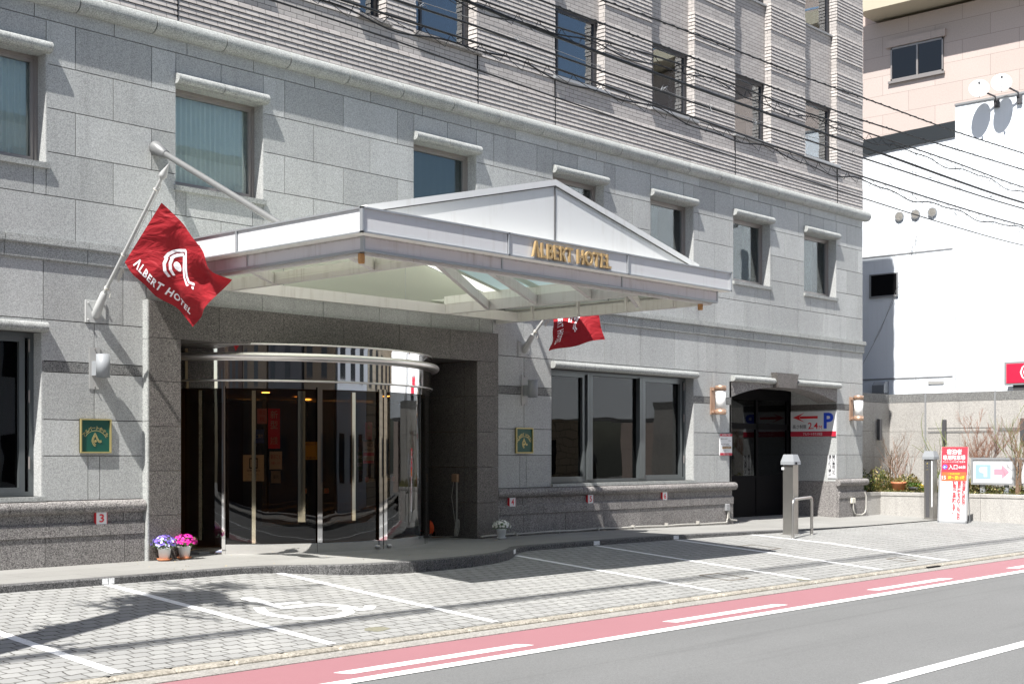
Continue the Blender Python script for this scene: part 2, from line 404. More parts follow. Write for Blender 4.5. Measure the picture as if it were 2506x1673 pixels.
def disc(cx, cy, r, n=20, ry=None, z=0.):
    return [Vector((cx+r*cos(2*pi*i/n), cy+(ry or r)*sin(2*pi*i/n), z)) for i in range(n)], [tuple(range(n))]
def emblem(z=0.):
    w=.105
    return merge(stroke([(.02,1.06),(-.16,.74),(-.34,.42),(-.43,.14),(-.43,-.10)],w,z), stroke([(.0,.74),(-.14,.48),(-.25,.24),(-.29,.05)],w,z),
        stroke([(-.40,-.02),(-.34,-.28),(-.18,-.50),(.02,-.62)],w,z), stroke([(-.26,.10),(-.21,-.12),(-.08,-.32),(.10,-.44)],w,z),
        stroke([(-.02,1.06),(.18,.68),(.34,.36),(.50,.12),(.66,.02),(.84,.12)],w,z), stroke([(.0,.74),(.14,.48),(.28,.20),(.44,-.04),(.66,-.14),(.90,-.02)],w,z),
        disc(.04,.02,.17,18,z=z))
def slab(vf, t):
    vs,fs=vf; n=len(vs); V=[Vector(v) for v in vs]+[Vector((v.x,v.y,v.z+t)) for v in vs]
    F=[tuple(reversed(f)) for f in fs]+[tuple(i+n for i in f) for f in fs]
    from collections import Counter
    ec=Counter()
    for f in fs:
        for a,b in zip(f,f[1:]+f[:1]): ec[frozenset((a,b))]+=1
    for f in fs:
        for a,b in zip(f,f[1:]+f[:1]):
            if ec[frozenset((a,b))]==1: F.append((a,b,b+n,a+n))
    return V,F

# ------------------------------------------------------------------ ground shape
def sst(t): t=max(0.,min(1.,t)); return t*t*(3-2*t)
YK=-1.93; YO=-5.95
def z_right(y):
    if y>=-3.6: return -.08+.03*y
    return -.188-.0905*(-3.6-y)
def z_pave(x,y):
    s=sst((x-18)/10); return (1-s)*0+s*z_right(max(y,-3.6))
def z_park(x,y):
    s=sst((x-17)/10); l=-.08+.08*(min(y,YK)-YK) if y<YK else -.08
    return (1-s)*l+s*z_right(y)
ZR=-.45
def z_ground(x,y):
    if y<-6.1: return ZR
    if y>kerb_y(x): return z_pave(x,y)
    return z_park(x,y)
KP=[(-20,YK),(10.3,YK),(10.7,-2.02),(11.05,-2.28),(11.4,-2.54),(11.8,-2.72),(12.3,-2.80),(12.9,-2.83),(13.6,-2.79),(14.2,-2.68),(14.7,-2.50),(15.15,-2.22),(15.4,-2.03),(15.75,YK),(60,YK)]
def kerb_y(x):
    for (a,b),(c,d) in zip(KP,KP[1:]):
        if a<=x<=c: return b+(d-b)*(x-a)/(c-a)
    return YK
def frange(a,b,s):
    n=max(1,int(math.ceil((b-a)/s))); return [a+(b-a)*i/n for i in range(n+1)]

# base ground and road
m=MB(); m.box(-60,120,-60,80,-.9,-.62); tag(m.build('ground',M['gutter']),kind='structure')
m=MB(); m.box(-60,120,-15.3,-6.36,ZR-.15,ZR); tag(m.build('road',M['asphalt']),kind='structure')
m=MB(); m.box(-60,120,-7.45,-6.34,ZR+.002,ZR+.004); tag(m.build('bicycle_lane',M['pink']),kind='structure')
m=MB(); m.box(-60,120,-6.36,-6.08,ZR-.12,ZR+.012); tag(m.build('gutter',M['gutter']),kind='structure')
m=MB()
for i in range(-50,90):
    x=i*.6; xx=x+.596; z=-.405
    m.bbox(x,xx,-6.09,-5.93,-.6,z,.02)
tag(m.build('road_kerb',M['kerbconc']),kind='structure')
# far side
m=MB(); m.box(-60,120,-15.6,-15.3,-.6,-.33); m.box(-60,120,-19,-15.6,-.6,-.32); tag(m.build('far_pavement',M['gutter']),kind='structure')
# markings on the road
m=MB(); m.box(-40,80,-7.53,-7.37,ZR+.006,ZR+.008); tag(m.build('edge_line',M['white_paint']),kind='structure')
m=MB(); m.box(-40,80,-10.79,-10.63,ZR+.004,ZR+.006); tag(m.build('centre_line',M['worn_paint']),kind='structure')
m=MB()
for i in range(-6,14):
    x=7.6+4.8*i
    m.prism([(x-.05,-7.01,ZR+.006),(x+2.3,-7.01,ZR+.006),(x+2.38,-7.17,ZR+.006),(x+.02,-7.17,ZR+.006)],(0,0,.002))
tag(m.build('lane_dashes',M['white_paint']),kind='structure')

def sheet(name, xs, yfun0, yfun1, ny, zf, mat, dz=0., kind='structure', thick=0):
    m=MB(); vs=[]; fs=[]; nx=len(xs)
    for x in xs:
        a=yfun0(x); b=yfun1(x)
        for j in range(ny+1):
            y=a+(b-a)*j/ny; vs.append((x,y,zf(x,y)+dz))
    for i in range(nx-1):
        for j in range(ny):
            k=i*(ny+1)+j; fs.append((k,k+ny+1,k+ny+2,k+1))
    m.add(vs,fs,True); o=m.build(name,mat); tag(o,kind=kind); return o
XS=sorted(set(frange(-20,60,.5)+[p[0] for p in KP]))
sheet('parking_bays',XS,lambda x:YO,lambda x:kerb_y(x)-.0,16,z_park,M['pavers'])
# pavement top, kerb stones with dark outer face
sheet('pavement',XS,lambda x:kerb_y(x)+.15,lambda x:2.2 if x<24.4 or x>29.1 else 1.3,8,z_pave,M['granite_pave'])
m=MB(); pts=[]
for x in frange(-20,10.3,.9)+frange(10.3,15.75,.14)[1:]+frange(15.75,23.6,.9)[1:]: pts.append((x,kerb_y(x)))
for (x0,y0),(x1,y1) in zip(pts,pts[1:]):
    g=.002
    a0=(x0+g,y0,z_pave(x0,y0)+.003); a1=(x1-g,y1,z_pave(x1,y1)+.003); b0=(x0+g,y0+.16,z_pave(x0,y0+.16)+.003); b1=(x1-g,y1+.16,z_pave(x1,y1+.16)+.003)
    c=.012
    m.add([(a0[0],a0[1]+c,a0[2]),(a1[0],a1[1]+c,a1[2]),b1,b0,(a0[0],a0[1],a0[2]-c),(a1[0],a1[1],a1[2]-c),(a0[0],a0[1],-.3),(a1[0],a1[1],-.3)],[(0,1,2,3),(4,5,1,0),(6,7,5,4)])
tag(m.build('pavement_kerb',M['granite_kerb']),kind='structure')
m=MB()
for x0 in (8.33,15.02,17.4,19.66):
    for x in frange(x0,x0+.15,.085)[:-1]:
        m.quad((x,kerb_y(x)-.003,z_pave(x,-1.93)-.07),(x+.085,kerb_y(x+.085)-.003,z_pave(x,-1.93)-.07),(x+.085,kerb_y(x+.085)-.003,z_pave(x,-1.93)-.004),(x,kerb_y(x)-.003,z_pave(x,-1.93)-.004))
tag(m.build('kerb_paint_marks',M['worn_paint']),kind='structure')
def ground_stroke(m, pts, w, dz=.004, step=.12):
    P=[pts[0]]
    for a,b in zip(pts,pts[1:]):
        n=max(1,int(math.dist(a,b)/step))
        P+=[(a[0]+(b[0]-a[0])*i/n,a[1]+(b[1]-a[1])*i/n) for i in range(1,n+1)]
    vs,fs=stroke(P,w); m.add([(v.x,v.y,z_park(v.x,v.y)+dz) for v in vs],fs)
m=MB()
for (x0,x1) in ((3.7,3.7),(6.05,6.12),(8.40,8.46),(10.78,10.78),(15.16,15.16),(17.45,17.5),(19.72,19.75),(22.2,22.2)):
    ground_stroke(m,[(x0,kerb_y(x0)-.01),(x1,-5.9)],.115)
tag(m.build('bay_lines',M['worn_paint']),kind='structure')
m=MB(); w=.12
vs,fs=disc(9.27,-3.52,.10,12,.15); m.add([(v.x,v.y,z_park(v.x,v.y)+.004) for v in vs],fs)
ground_stroke(m,[(9.30,-3.62),(9.27,-3.88),(9.25,-4.12),(9.75,-4.12),(9.92,-4.32),(9.97,-4.50)],.12)
ground_stroke(m,[(9.29,-3.90),(9.68,-3.92)],.09)
ground_stroke(m,[(9.90,-4.58),(10.05,-4.62),(10.22,-4.48)],.13)
ground_stroke(m,[(9.03,-3.98),(8.91,-4.21),(8.89,-4.40),(8.98,-4.66),(9.22,-4.80),(9.52,-4.78),(9.75,-4.66),(9.84,-4.50),(9.79,-4.42)],.125,step=.06)
tag(m.build('wheelchair_symbol',M['worn_paint']),kind='structure')
# covers let into the paving
m=MB()
for (x0,x1,y0,y1) in ((16.2,16.7,-5.38,-4.86),(20.0,20.5,-3.62,-3.05),(21.2,21.6,-5.6,-5.25)):
    for a,b in (((x0,y0),(x1,y0)),((x1,y0),(x1,y1)),((x1,y1),(x0,y1)),((x0,y1),(x0,y0))): ground_stroke(m,[a,b],.03,.003)
tag(m.build('cover_frames',M['soil']),kind='structure')
m=MB()
for cx_,cy_,r in ((9.35,-5.55,.12),(17.4,-5.85,.10)):
    pts=[(cx_+r*(1+.3*R_.random())*cos(a*.524)*1.2,cy_+r*.7*(1+.5*R_.random())*sin(a*.524)) for a in range(12)]
    m.poly([(x,y,z_park(x,y)+.003) for x,y in pts])
tag(m.build('broken_paving_patches',M['mud']),kind='structure')
m=MB(); m.box(20.95,21.4,-6.13,-6.0,-.47,-.415); tag(m.build('drain_slot',M['black']),kind='structure')

# ------------------------------------------------------------------ hotel
H=empty('hotel_building',(19,4,0),label='grey granite hotel with ribbed pinkish brick upper storeys and a curved glass entrance',cat='building')
def hp(mb,name,mats,parent=None,label=None):
    """part of the hotel, its origin kept at the hotel's own"""
    o=mb.build(name,mats,parent or H)
    if parent is None: o.location=(-19,-4,0)
    if label: o['label']=label
    return o
XE=30.31
def sub(rects, hole):
    out=[]
    hx0,hx1,hz0,hz1=hole
    for (a,b,c,d) in rects:
        if hx1<=a or hx0>=b or hz1<=c or hz0>=d: out.append((a,b,c,d)); continue
        if a<hx0: out.append((a,hx0,c,d))
        if b>hx1: out.append((hx1,b,c,d))
        x0=max(a,hx0); x1=min(b,hx1)
        if c<hz0: out.append((x0,x1,c,hz0))
        if d>hz1: out.append((x0,x1,hz1,d))
    return out
UW=[(7.17,8.68),(10.61,12.10),(15.13,16.60),(18.61,20.10),(21.58,23.07),(24.55,26.04),(27.51,29.0)]
UZ=(5.17,6.56)
ARCH=(24.47,29.04,-1,3.0)
holes=[(a,b,UZ[0],UZ[1]) for a,b in UW]+[(0.9,8.62,.90,2.99),(18.57,23.07,.90,3.0),ARCH,(10.14,17.0,-1,3.52)]
def course(m,z0,z1,x0,x1,start,pitch,y0=0.,gap=.0055,th=.035,holes=holes,joints=None):
    if joints is None:
        js=[]; k=start
        while k>x0: k-=pitch
        while k<x1:
            if k>x0: js.append(k)
            k+=pitch
    else: js=sorted(j for j in joints if x0<j<x1)
    xs=[x0]+js+[x1]
    for a,b in zip(xs,xs[1:]):
        rs=[(a,b,z0,z1)]
        for h in holes: rs=sub(rs,h)
        for (p,q,r,s) in rs:
            if q-p<.03 or s-r<.02: continue
            m.box(p+gap,q-gap,y0,y0+th,r+gap,s-gap)
m=MB()
X0=-3.
for z0,z1,st in ((6.99,7.19,8.52),(6.43,6.99,9.09),(5.87,6.43,9.64),(5.31,5.87,9.09),(4.75,5.31,9.64),(4.2,4.75,9.09)):
    course(m,z0,z1,X0,XE,st,1.135)
course(m,3.16,3.92,X0,XE,8.64,1.147)
VM=[-1.5,-.3,.85,9.36,17.82,23.76,29.71]
for z0,z1,jj in ((2.635,3.16,VM),(1.885,2.495,VM),(1.42,1.885,[23.52,29.45,29.91,.3]),(.84,1.42,[9.27,9.44,17.71,17.88,23.67,23.84,29.45,29.91])):
    course(m,z0,z1,X0,XE,0,1,joints=jj)
hp(m,'facade_panel',M['granite'])
for a,b in ((X0,.9),(8.62,10.14),(17.0,18.57),(23.07,24.47),(29.04,XE)):
    m=MB(); course(m,2.495,2.635,a,b,0,1,joints=[9.36,17.82,23.76,29.71],y0=-.002,th=.037); hp(m,'dark_band',M['granite_band'])
# wall body behind the panels (with the same openings)
m=MB()
rs=[(X0,XE,-.3,14.3)]
BAYS=[(4.6,6.07),(7.6,9.07),(10.62,12.09),(13.96,14.52),(15.17,16.61),(18.66,20.13),(21.62,23.10),(24.60,26.07),(27.55,29.03)]
BZ0=8.33
for h in holes+[(a,b,BZ0,14.3) for a,b in BAYS]: rs=sub(rs,h)
for (p,q,r,s) in rs: m.box(p,q,.03,.26,r,s)
m.box(X0,XE,.26,.6,7.3,8.3); m.box(XE-.3,XE,.26,14,-.3,14.3); m.box(X0,X0+.3,.26,14,-.3,14.3); m.box(X0,XE,13.7,14,-.3,14.3); m.box(X0,XE,.1,14,14.2,14.35)
hp(m,'wall_core',M['joint'])
# rooms
m=MB()
m.box(X0+.3,24.2,5.4,5.5,-.2,4.4); m.box(X0+.3,24.2,.6,5.5,3.35,3.45); m.box(X0+.3,24.2,.6,5.4,-.3,.01)
hp(m,'ground_floor_room',M['lobby'])
m=MB()
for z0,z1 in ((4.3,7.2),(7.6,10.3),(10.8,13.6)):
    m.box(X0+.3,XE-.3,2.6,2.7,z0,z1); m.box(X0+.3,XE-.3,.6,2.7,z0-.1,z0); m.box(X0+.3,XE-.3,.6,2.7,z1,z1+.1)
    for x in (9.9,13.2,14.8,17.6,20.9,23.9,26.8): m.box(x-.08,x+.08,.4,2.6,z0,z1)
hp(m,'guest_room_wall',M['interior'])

def bull(yf, z0, z1, p, n=9, foot=.012):
    """half-round moulding profile standing p proud of plane yf"""
    zc=(z0+z1)/2; r=(z1-z0)/2
    pr=[(yf+.02,z0),(yf-foot,z0)]
    pr+=[(yf-(p-r)-r*cos(a) if p>r else yf-p*cos(a), zc+r*sin(a)) for a in [(-pi/2+pi*i/(n-1)) for i in range(n)]]
    pr+=[(yf+.02,z1)]
    return pr
def mould(m,prof,x0,x1,joints,gap=.0045,smooth=True):
    xs=[x0]+[j for j in joints if x0<j<x1]+[x1]
    for a,b in zip(xs,xs[1:]):
        m.extr_x(prof,a+gap,b-gap,True,smooth)
m=MB(); prof=[(.02,7.165),(-.03,7.165),(-.07,7.17),(-.105,7.19),(-.135,7.22),(-.152,7.255),(-.158,7.29),(-.152,7.325),(-.135,7.36),(-.105,7.39),(-.065,7.412),(-.02,7.425),(.02,7.43)]
mould(m,prof,X0,XE+.16,[9.08+1.14*i-1.14*8 for i in range(30)],.008); hp(m,'cornice',M['granite_trim'])
m=MB(); J=[8.1+1.147*i-9.176 for i in range(30)]
mould(m,[(.02,4.10),(-.065,4.10),(-.07,4.115),(-.068,4.20),(.02,4.215)],X0,XE+.065,J,smooth=False)
mould(m,[(.02,3.915),(-.03,3.915),(-.034,3.93),(-.033,4.10),(.02,4.10)],X0,XE+.03,J,smooth=False)
# plinth
hp(m,'string_course',M['granite_trim'])
m=MB()
for (a,b) in ((X0,10.08),(17.05,24.47),(29.04,XE)):
    e=.0 if b<XE else .07
    js=[8.64+1.14*i-1.14*10 for i in range(30)]; j2=[9.16+1.14*i-1.14*9 for i in range(30)]
    zb=-.25
    m=MB(); mould(m,[(.02,zb),(-.05,zb),(-.05,.37),(.02,.37)],a,b+e,js,smooth=False)
    mould(m,[(.02,.372),(-.062,.372),(-.066,.38),(-.066,.515),(-.045,.54),(.02,.545)],a,b+e,j2,smooth=False)
    mould(m,[(.02,.54),(-.02,.54),(-.02,.67),(.02,.67)],a,b+e*.4,js,smooth=False)
    hp(m,'plinth',M['granite_plinth'])
for (a,b) in ((X0,10.08),(17.05,24.56),(29.0,XE)):
    e=.0 if b<XE else .13
    m=MB(); mould(m,bull(0,.67,.835,.115),a,b+e,[9.16+1.02*i-9*1.02 for i in range(30)])
    hp(m,'plinth_moulding',M['granite_plinth'])

# hotel windows of the granite storey
def curtain(mb,x0,x1,z0,z1,y,amp=.03,per=.11,ph=0.):
    n=int((x1-x0)/per*8); vs=[]
    for i in range(n+1):
        x=x0+(x1-x0)*i/n; yy=y+amp*sin(2*pi*(x-x0)/per+ph)+amp*.6*sin(2.7*x+ph)
        vs+=[(x,yy,z0),(x,yy+.01*sin(9*x),z1)]
    mb.add(vs,[(2*i,2*i+2,2*i+3,2*i+1) for i in range(n)],True)
def frame(mb,x0,x1,z0,z1,y,w,d):
    mb.box(x0,x1,y,y+d,z0,z0+w); mb.box(x0,x1,y,y+d,z1-w,z1); mb.box(x0,x0+w,y,y+d,z0+w,z1-w); mb.box(x1-w,x1,y,y+d,z0+w,z1-w)
for i,(a,b) in enumerate(UW):
    z0,z1=UZ; m=MB()
    frame(m,a+.005,b-.005,z0,z1,.205,.045,.12); frame(m,a+.05,b-.05,z0+.045,z1-.045,.225,.045,.07)
    m.box(a+.055,b-.055,.185,.21,z0+.012,z0+.04)
    if i in (4,5,6): m.box(a+.28,a+.32,.235,.27,z0+.1,z1-.1)
    f=hp(m,'window',M['bronzeframe'])
    g=MB(); g.box(a+.09,b-.09,.255,.261,z0+.09,z1-.09); hp(g,'glass',M['glass_room'],f)
    cmb=MB()
    if i in (0,1,2,3): curtain(cmb,a+.05,b-.05 if i!=3 else a+1.1,z0+.02,z1,.33,.022,.085 if i!=2 else .16,i)
    elif i==4: curtain(cmb,a+.02,a+.75,z0,z1,.36,.03,.14,1)
    elif i==5: curtain(cmb,b-.55,b-.2,z0,z1,.36,.02,.1,1)
    else: curtain(cmb,a+.02,b-.5,z0,z1,.36,.006,.2,1)
    hp(cmb,'curtain',M['curtain'],f)
    # reveals in granite
    r=MB()
    r.box(b-.004,b+.03,.004,.3,z0+.002,z1-.002)
    hp(r,'reveal',M['granite'],f)
    s=MB()
    xm=(a+b)/2
    for (p,q) in ((a-.03,xm-.002),(xm+.002,b+.03)): s.add([(p,-.045,5.085),(q,-.045,5.085),(q,.2,5.085),(p,.2,5.085),(p,-.05,5.155),(q,-.05,5.155),(q,.2,5.172),(p,.2,5.172)],[(0,3,2,1),(4,5,6,7),(0,1,5,4),(1,2,6,5),(2,3,7,6),(3,0,4,7)])
    hp(s,'sill',M['granite_trim'],f)
    h=MB(); mould(h,bull(0,6.56,6.70,.115,9,.05),a-.02,b+.05,[xm]); h.box(a,b,.0,.2,6.552,6.562); hp(h,'hood',M['granite_trim'],f)
    c=MB(); c.box(b-.30,b-.14,.30,.302,z0+.11,z0+.20)
    hp(c,'card',M['paperwhite'],f)

# ground floor windows
def bigwin(x0,x1,z0,z1,mulls,name,rails):
    m=MB(); y=.2
    frame(m,x0+.004,x1-.004,z0+.002,z1-.002,y,.06,.14)
    for a,b in mulls: m.box(a,b,y-.03,y+.14,z0+.05,z1-.05); m.box((a+b)/2-.006,(a+b)/2+.006,y-.034,y-.028,z0+.05,z1-.05)
    for a,b in rails: frame(m,a,b,z0+.04,z1-.04,y+.01,.075,.08)
    f=hp(m,name,M['steelframe'])
    g=MB(); g.box(x0+.05,x1-.05,y+.065,y+.071,z0+.05,z1-.05); hp(g,'glass',M['glass_big'],f)
    s=MB(); n=max(1,int((x1-x0)/1.15))
    for i in range(n):
        p=x0-.02+(x1-x0+.06)*i/n; q=x0-.02+(x1-x0+.06)*(i+1)/n
        s.box(p+.002,q-.002,-.055,.2,.842,.9)
    hp(s,'sill',M['granite_trim'],f)
    h=MB(); mould(h,bull(0,z1,z1+.13,.115,9,.05),x0-.02,x1+.05,[x0+1.14*i for i in range(1,8)]); hp(h,'hood',M['granite_trim'],f)
    r=MB(); r.box(x1-.004,x1+.03,.004,.34,z0+.002,z1-.002); hp(r,'reveal',M['granite'],f)
    return f
f1=bigwin(18.57,23.07,.90,3.0,((19.82,19.97),(21.46,21.61)),'window',((18.62,19.79),(21.62,22.96)))
f2=bigwin(0.9,8.62,.90,2.99,((3.2,3.4),(5.8,6.0)),'window',((6.0,8.5),))
for f,x in ((f1,22.96),(f2,8.52)):
    h=MB()
    for z in (1.25,2.1,2.75): h.tube([(x+.03,.19,z),(x+.03,.19,z+.16)],.012,8)
    hp(h,'hinge',M['bronzeframe'],f)
c=MB(); c.prism([(20.45,.45,1.42),(20.78,.45,1.42),(20.78,.45,1.68),(20.52,.45,1.68)],(0,.003,0)); hp(c,'paper_notice',M['acrylic'],f1)
m=MB()
for k in range(38): m.box(1.2,8.4,.45,.455,1.6+.035*k,1.6+.035*k+.027)
hp(m,'blind',M['woodbrown'],f2)

# brick storeys
CH=.0755; Z0=7.43
def isflat(i):
    if i<12: return 7<=i<=10
    return (i-18)%12 in (0,1,2,3)
NC=int((14.2-Z0)/CH)
def piers(z):
    if z<BZ0-.01: return [(X0,XE)]
    out=[]; c=X0
    for a,b in BAYS: out.append((c,a)); c=b
    out.append((c,XE)); return out
m=MB()
for i in range(NC):
    z=Z0+i*CH; fl=isflat(i)
    for (a,b) in piers(z+.02):
        if fl:
            m.quad((a,.0,z),(b,.0,z),(b,.0,z+CH),(a,.0,z+CH))
            if a>X0: m.quad((a-.003,.195,z),(a-.003,.0,z),(a-.003,.0,z+CH),(a-.003,.195,z+CH))
        else:
            yb=-.019; yt=-.006; zb=z+.006
            # long strip broken into ~1 m pieces with slightly rough bottom edge
            xs=[a]; 
            while xs[-1]+.72<b: xs.append(xs[-1]+.24*3)
            xs.append(b)
            for p,q in zip(xs,xs[1:]):
                d=R_.uniform(-.0025,.0025)
                m.add([(p,yb+d,zb),(q,yb+d,zb),(q,yt,z+CH),(p,yt,z+CH),(q,.02,z+.012),(p,.02,z+.012)],[(0,1,2,3),(5,4,1,0)])
            if a>X0:
                m.add([(a-.014,.195,zb),(a-.014,yb,zb),(a-.004,yt,z+CH),(a-.004,.195,z+CH),(a-.002,.195,z+.010),(a-.002,.0,z+.010)],[(0,1,2,3),(4,5,1,0)])
for z in (Z0,): pass
# course tops where ribs end under a flat band need a face: back plane
rs=[(X0,XE,Z0,14.2)]
for h in [(a,b,BZ0,14.3) for a,b in BAYS]: rs=sub(rs,h)
for (p,q,r,s) in rs: m.quad((p,.012,r),(q,.012,r),(q,.012,s),(p,.012,s))
hp(m,'brick_wall',M['tilebrick'])
m=MB()
for x in (10.63,16.62,18.655,24.6,29.03): m=MB(); m.box(x-.006,x+.006,-.022,.0,7.43,BZ0-.03); hp(m,'expansion_joint',M['black'])
LV=[(8.40,9.71),(11.53,12.86)]
for a,b in BAYS:
    for z0,z1 in ((9.71,11.5),(12.86,14.2)): m=MB(); m.box(a,b,.15,.26,z0,z1); hp(m,'spandrel',M['tilebrick'])
for bi,(a,b) in enumerate(BAYS):
    for li,(z0,z1) in enumerate(LV):
        if a<13 and li==0 and b<9: pass
        m=MB(); frame(m,a+.004,b-.018,z0-.06,z1,.20,.07,.1); 
        if li==0: m.box(a+.004,b-.012,.17,.21,z0-.06,z0+.05)
        if b-a>1: m.box(a+.30,a+.345,.215,.27,z0,z1); m.box(a+.345,a+.41,.24,.3,z0,z1)
        f=hp(m,'window',M['darkframe'])
        g=MB(); g.box(a+.06,b-.07,.235,.241,z0,z1-.06); hp(g,'glass',M['glass_sky'],f)
        c=MB()
        if b-a>1: curtain(c,a+.14,a+.30,z0,z1,.42,.02,.07,bi); curtain(c,b-.34,b-.22,z0,z1,.42,.02,.07,bi)
        else: curtain(c,a+.1,a+.25,z0,z1,.42,.02,.07,bi)
        hp(c,'curtain',M['curtain'],f)
        c=MB(); c.box(a+.52 if b-a>1 else a+.2,a+.62 if b-a>1 else a+.26,.33,.333,z0,z0+.24); hp(c,'card',M['paperwhite'],f)
        s=MB()
        if li==0:
            mould(s,[(.15,BZ0-.06),(-.06,BZ0-.06),(-.075,BZ0-.045),(-.07,BZ0+.005),(.2,BZ0+.03)],a-.06,b+.08,[(a+b)/2] if b-a>1 else [],smooth=False)
            hp(s,'sill',M['granite_plinth'] if bi<5 else M['midgrey'],f)
        else:
            s.box(a,b,.10,.22,z0-.10,z0-.06); hp(s,'sill',M['midgrey'],f)
    # small red pennant in the third wide bay's room
c=MB(); c.prism([(22.0,.34,9.42),(22.2,.34,9.40),(22.1,.34,9.12)],(0,.004,0)); hp(c,'pennant',M['brightred'])

# entrance surround of dark granite
YS=-.125
m=MB(); g=.003
for k in range(6):
    z0=[-.02,.61,1.215,1.82,2.43,3.02][k]; z1=[.61,1.215,1.82,2.43,3.02,3.52][k]
    if k<5:
        m.box(10.11+g,10.61-g,YS,YS+.3,z0+g,z1-g); m.box(16.49+g,17.02-g,YS,YS+.3,z0+g,z1-g)
    else:
        xs=[10.11,11.24,12.38,13.52,14.69,15.84,17.02]
        for a,b in zip(xs,xs[1:]): m.box(a+g,b-g,YS,YS+.3,3.02+g,3.52-g)
for k in range(5):
    z0=[-.02,.61,1.215,1.82,2.43][k]; z1=[.61,1.215,1.82,2.43,3.02][k]
    m.box(16.49,16.52,YS+.305,3.,z0+g,z1-g); m.box(10.58,10.61,YS+.305,3.,z0+g,z1-g)
m.box(10.61,16.49,YS+.3,3.,3.025,3.05)
hp(m,'entrance_surround',M['granite_dark'])
m=MB()
for z0,z1 in ((-.02,1.885),(1.885,3.0),(3.0,3.53)): m.box(10.085,10.108,YS+.002,.02,z0+g,z1-g)
hp(m,'surround_edge',M['granite_trim'])
# curved entrance
DC=(13.6,2.1); DR=2.85
def arcpts(d0,d1,r,z,n=40):
    return [(DC[0]+r*cos(radians(d0+(d1-d0)*i/n)),DC[1]+r*sin(radians(d0+(d1-d0)*i/n)),z) for i in range(n+1)]
def band(mb,d0,d1,r0,r1,z0,z1,n=48,smooth=True):
    a=radians(d0); b=radians(d1)
    mb.lathe([(r1,z0),(r1,z1),(r0,z1),(r0,z0),(r1,z0)],(DC[0],DC[1],0),n,smooth,a,b)
m=MB()
def shell(mb,d0,d1,r,z0,z1,n=128):
    mb.lathe([(r,z0),(r,z1)],(DC[0],DC[1],0),n,True,radians(d0),radians(d1))
    mb.lathe([(r,z1),(r-.12,z1)],(DC[0],DC[1],0),n,False,radians(d0),radians(d1))
    mb.lathe([(r,z0),(r-.12,z0)],(DC[0],DC[1],0),n,False,radians(d0),radians(d1))
shell(m,182,358,DR,2.52,3.03); shell(m,182,358,DR-.02,2.39,2.495); shell(m,182,358,DR+.015,2.495,2.52)
shell(m,182,358,DR+.012,3.0,3.035)
dr=hp(m,'revolving_door',M['chrome'],label='curved glass entrance drum with mirror chrome band')
m=MB(); m.tube(arcpts(180,360,DR+.075,2.85,70),.055,14); hp(m,'chrome_tube',M['tubechrome'],dr)
for z_ in (3.03,2.505): m=MB(); m.tube(arcpts(182,358,DR+.012,z_,90),.013,8); hp(m,'band_rail',M['tubechrome'],dr)
m=MB(); shell(m,223,318,DR+.004,.0,.14); band(m,182,222.5,DR-.08,DR-.03,.0,.10); hp(m,'kick_band',M['chrome'],dr)
m=MB(); m.lathe([(DR-.03,.12),(DR-.03,2.388)],(DC[0],DC[1],0),128,True,radians(186),radians(356)); hp(m,'curved_glass',M['glass_dark'],dr)
def post(mb,d,w,r=DR,z0=0.,z1=2.42,t=.05):
    hw=math.degrees(w/2/DR); band(mb,d-hw,d+hw,r-t,r+.012,z0,z1,3,False)
m=MB(); post(m,251,.075); post(m,272.6,.07); post(m,274.6,.07); post(m,300.6,.055); post(m,303,.05); post(m,316,.05); post(m,223,.05)
hp(m,'door_post',M['chrome'],dr)
m=MB()
for d in (271.2,276.2):
    x=DC[0]+(DR+.02)*cos(radians(d)); y=DC[1]+(DR+.02)*sin(radians(d)); m.lathe([(0,.07),(.02,.068),(.032,.05),(.032,.03),(.018,.01),(0,.005)],(x,y,0),12)
hp(m,'door_bolt',M['steel'],dr)
m=MB()
for d,w,z0 in ((216,.05,.2),(231.6,.055,.15),(245.6,.11,.45),(262.6,.06,.45)): m=MB(); post(m,d,w,DR-.034,z0,2.36); hp(m,'inner_mullion',M['goldchrome'],dr)
m=MB(); m.box(12.3,15.6,1.2,1.25,2.28,2.36)
hp(m,'inner_transom',M['goldchrome'],dr)
m=MB(); m.box(12.96,13.88,1.17,1.176,.3,2.3); m.box(14.0,14.98,1.05,1.056,.3,2.3); m.box(15.06,15.9,1.15,1.156,.3,2.3); hp(m,'inner_glass',M['glass_dark'],dr)
m=MB(); m.lathe([(0,2.385),(DR-.1,2.385)],(DC[0],DC[1],0),40); hp(m,'drum_ceiling',M['lobby'],dr)
m=MB()
for (x,y) in ((12.6,.6),(14.0,1.6),(14.4,2.6),(14.7,.2)): m.lathe([(0,2.37),(.06,2.37),(.06,2.38)],(x,y,0),12)
hp(m,'ceiling_lamp',M['warmlamp'],dr)
m=MB(); m.box(10.64,11.4,.95,.99,.0,3.0); m.box(10.64,10.70,.5,.55,0,3.0); hp(m,'side_frame',M['brassdark'],dr)
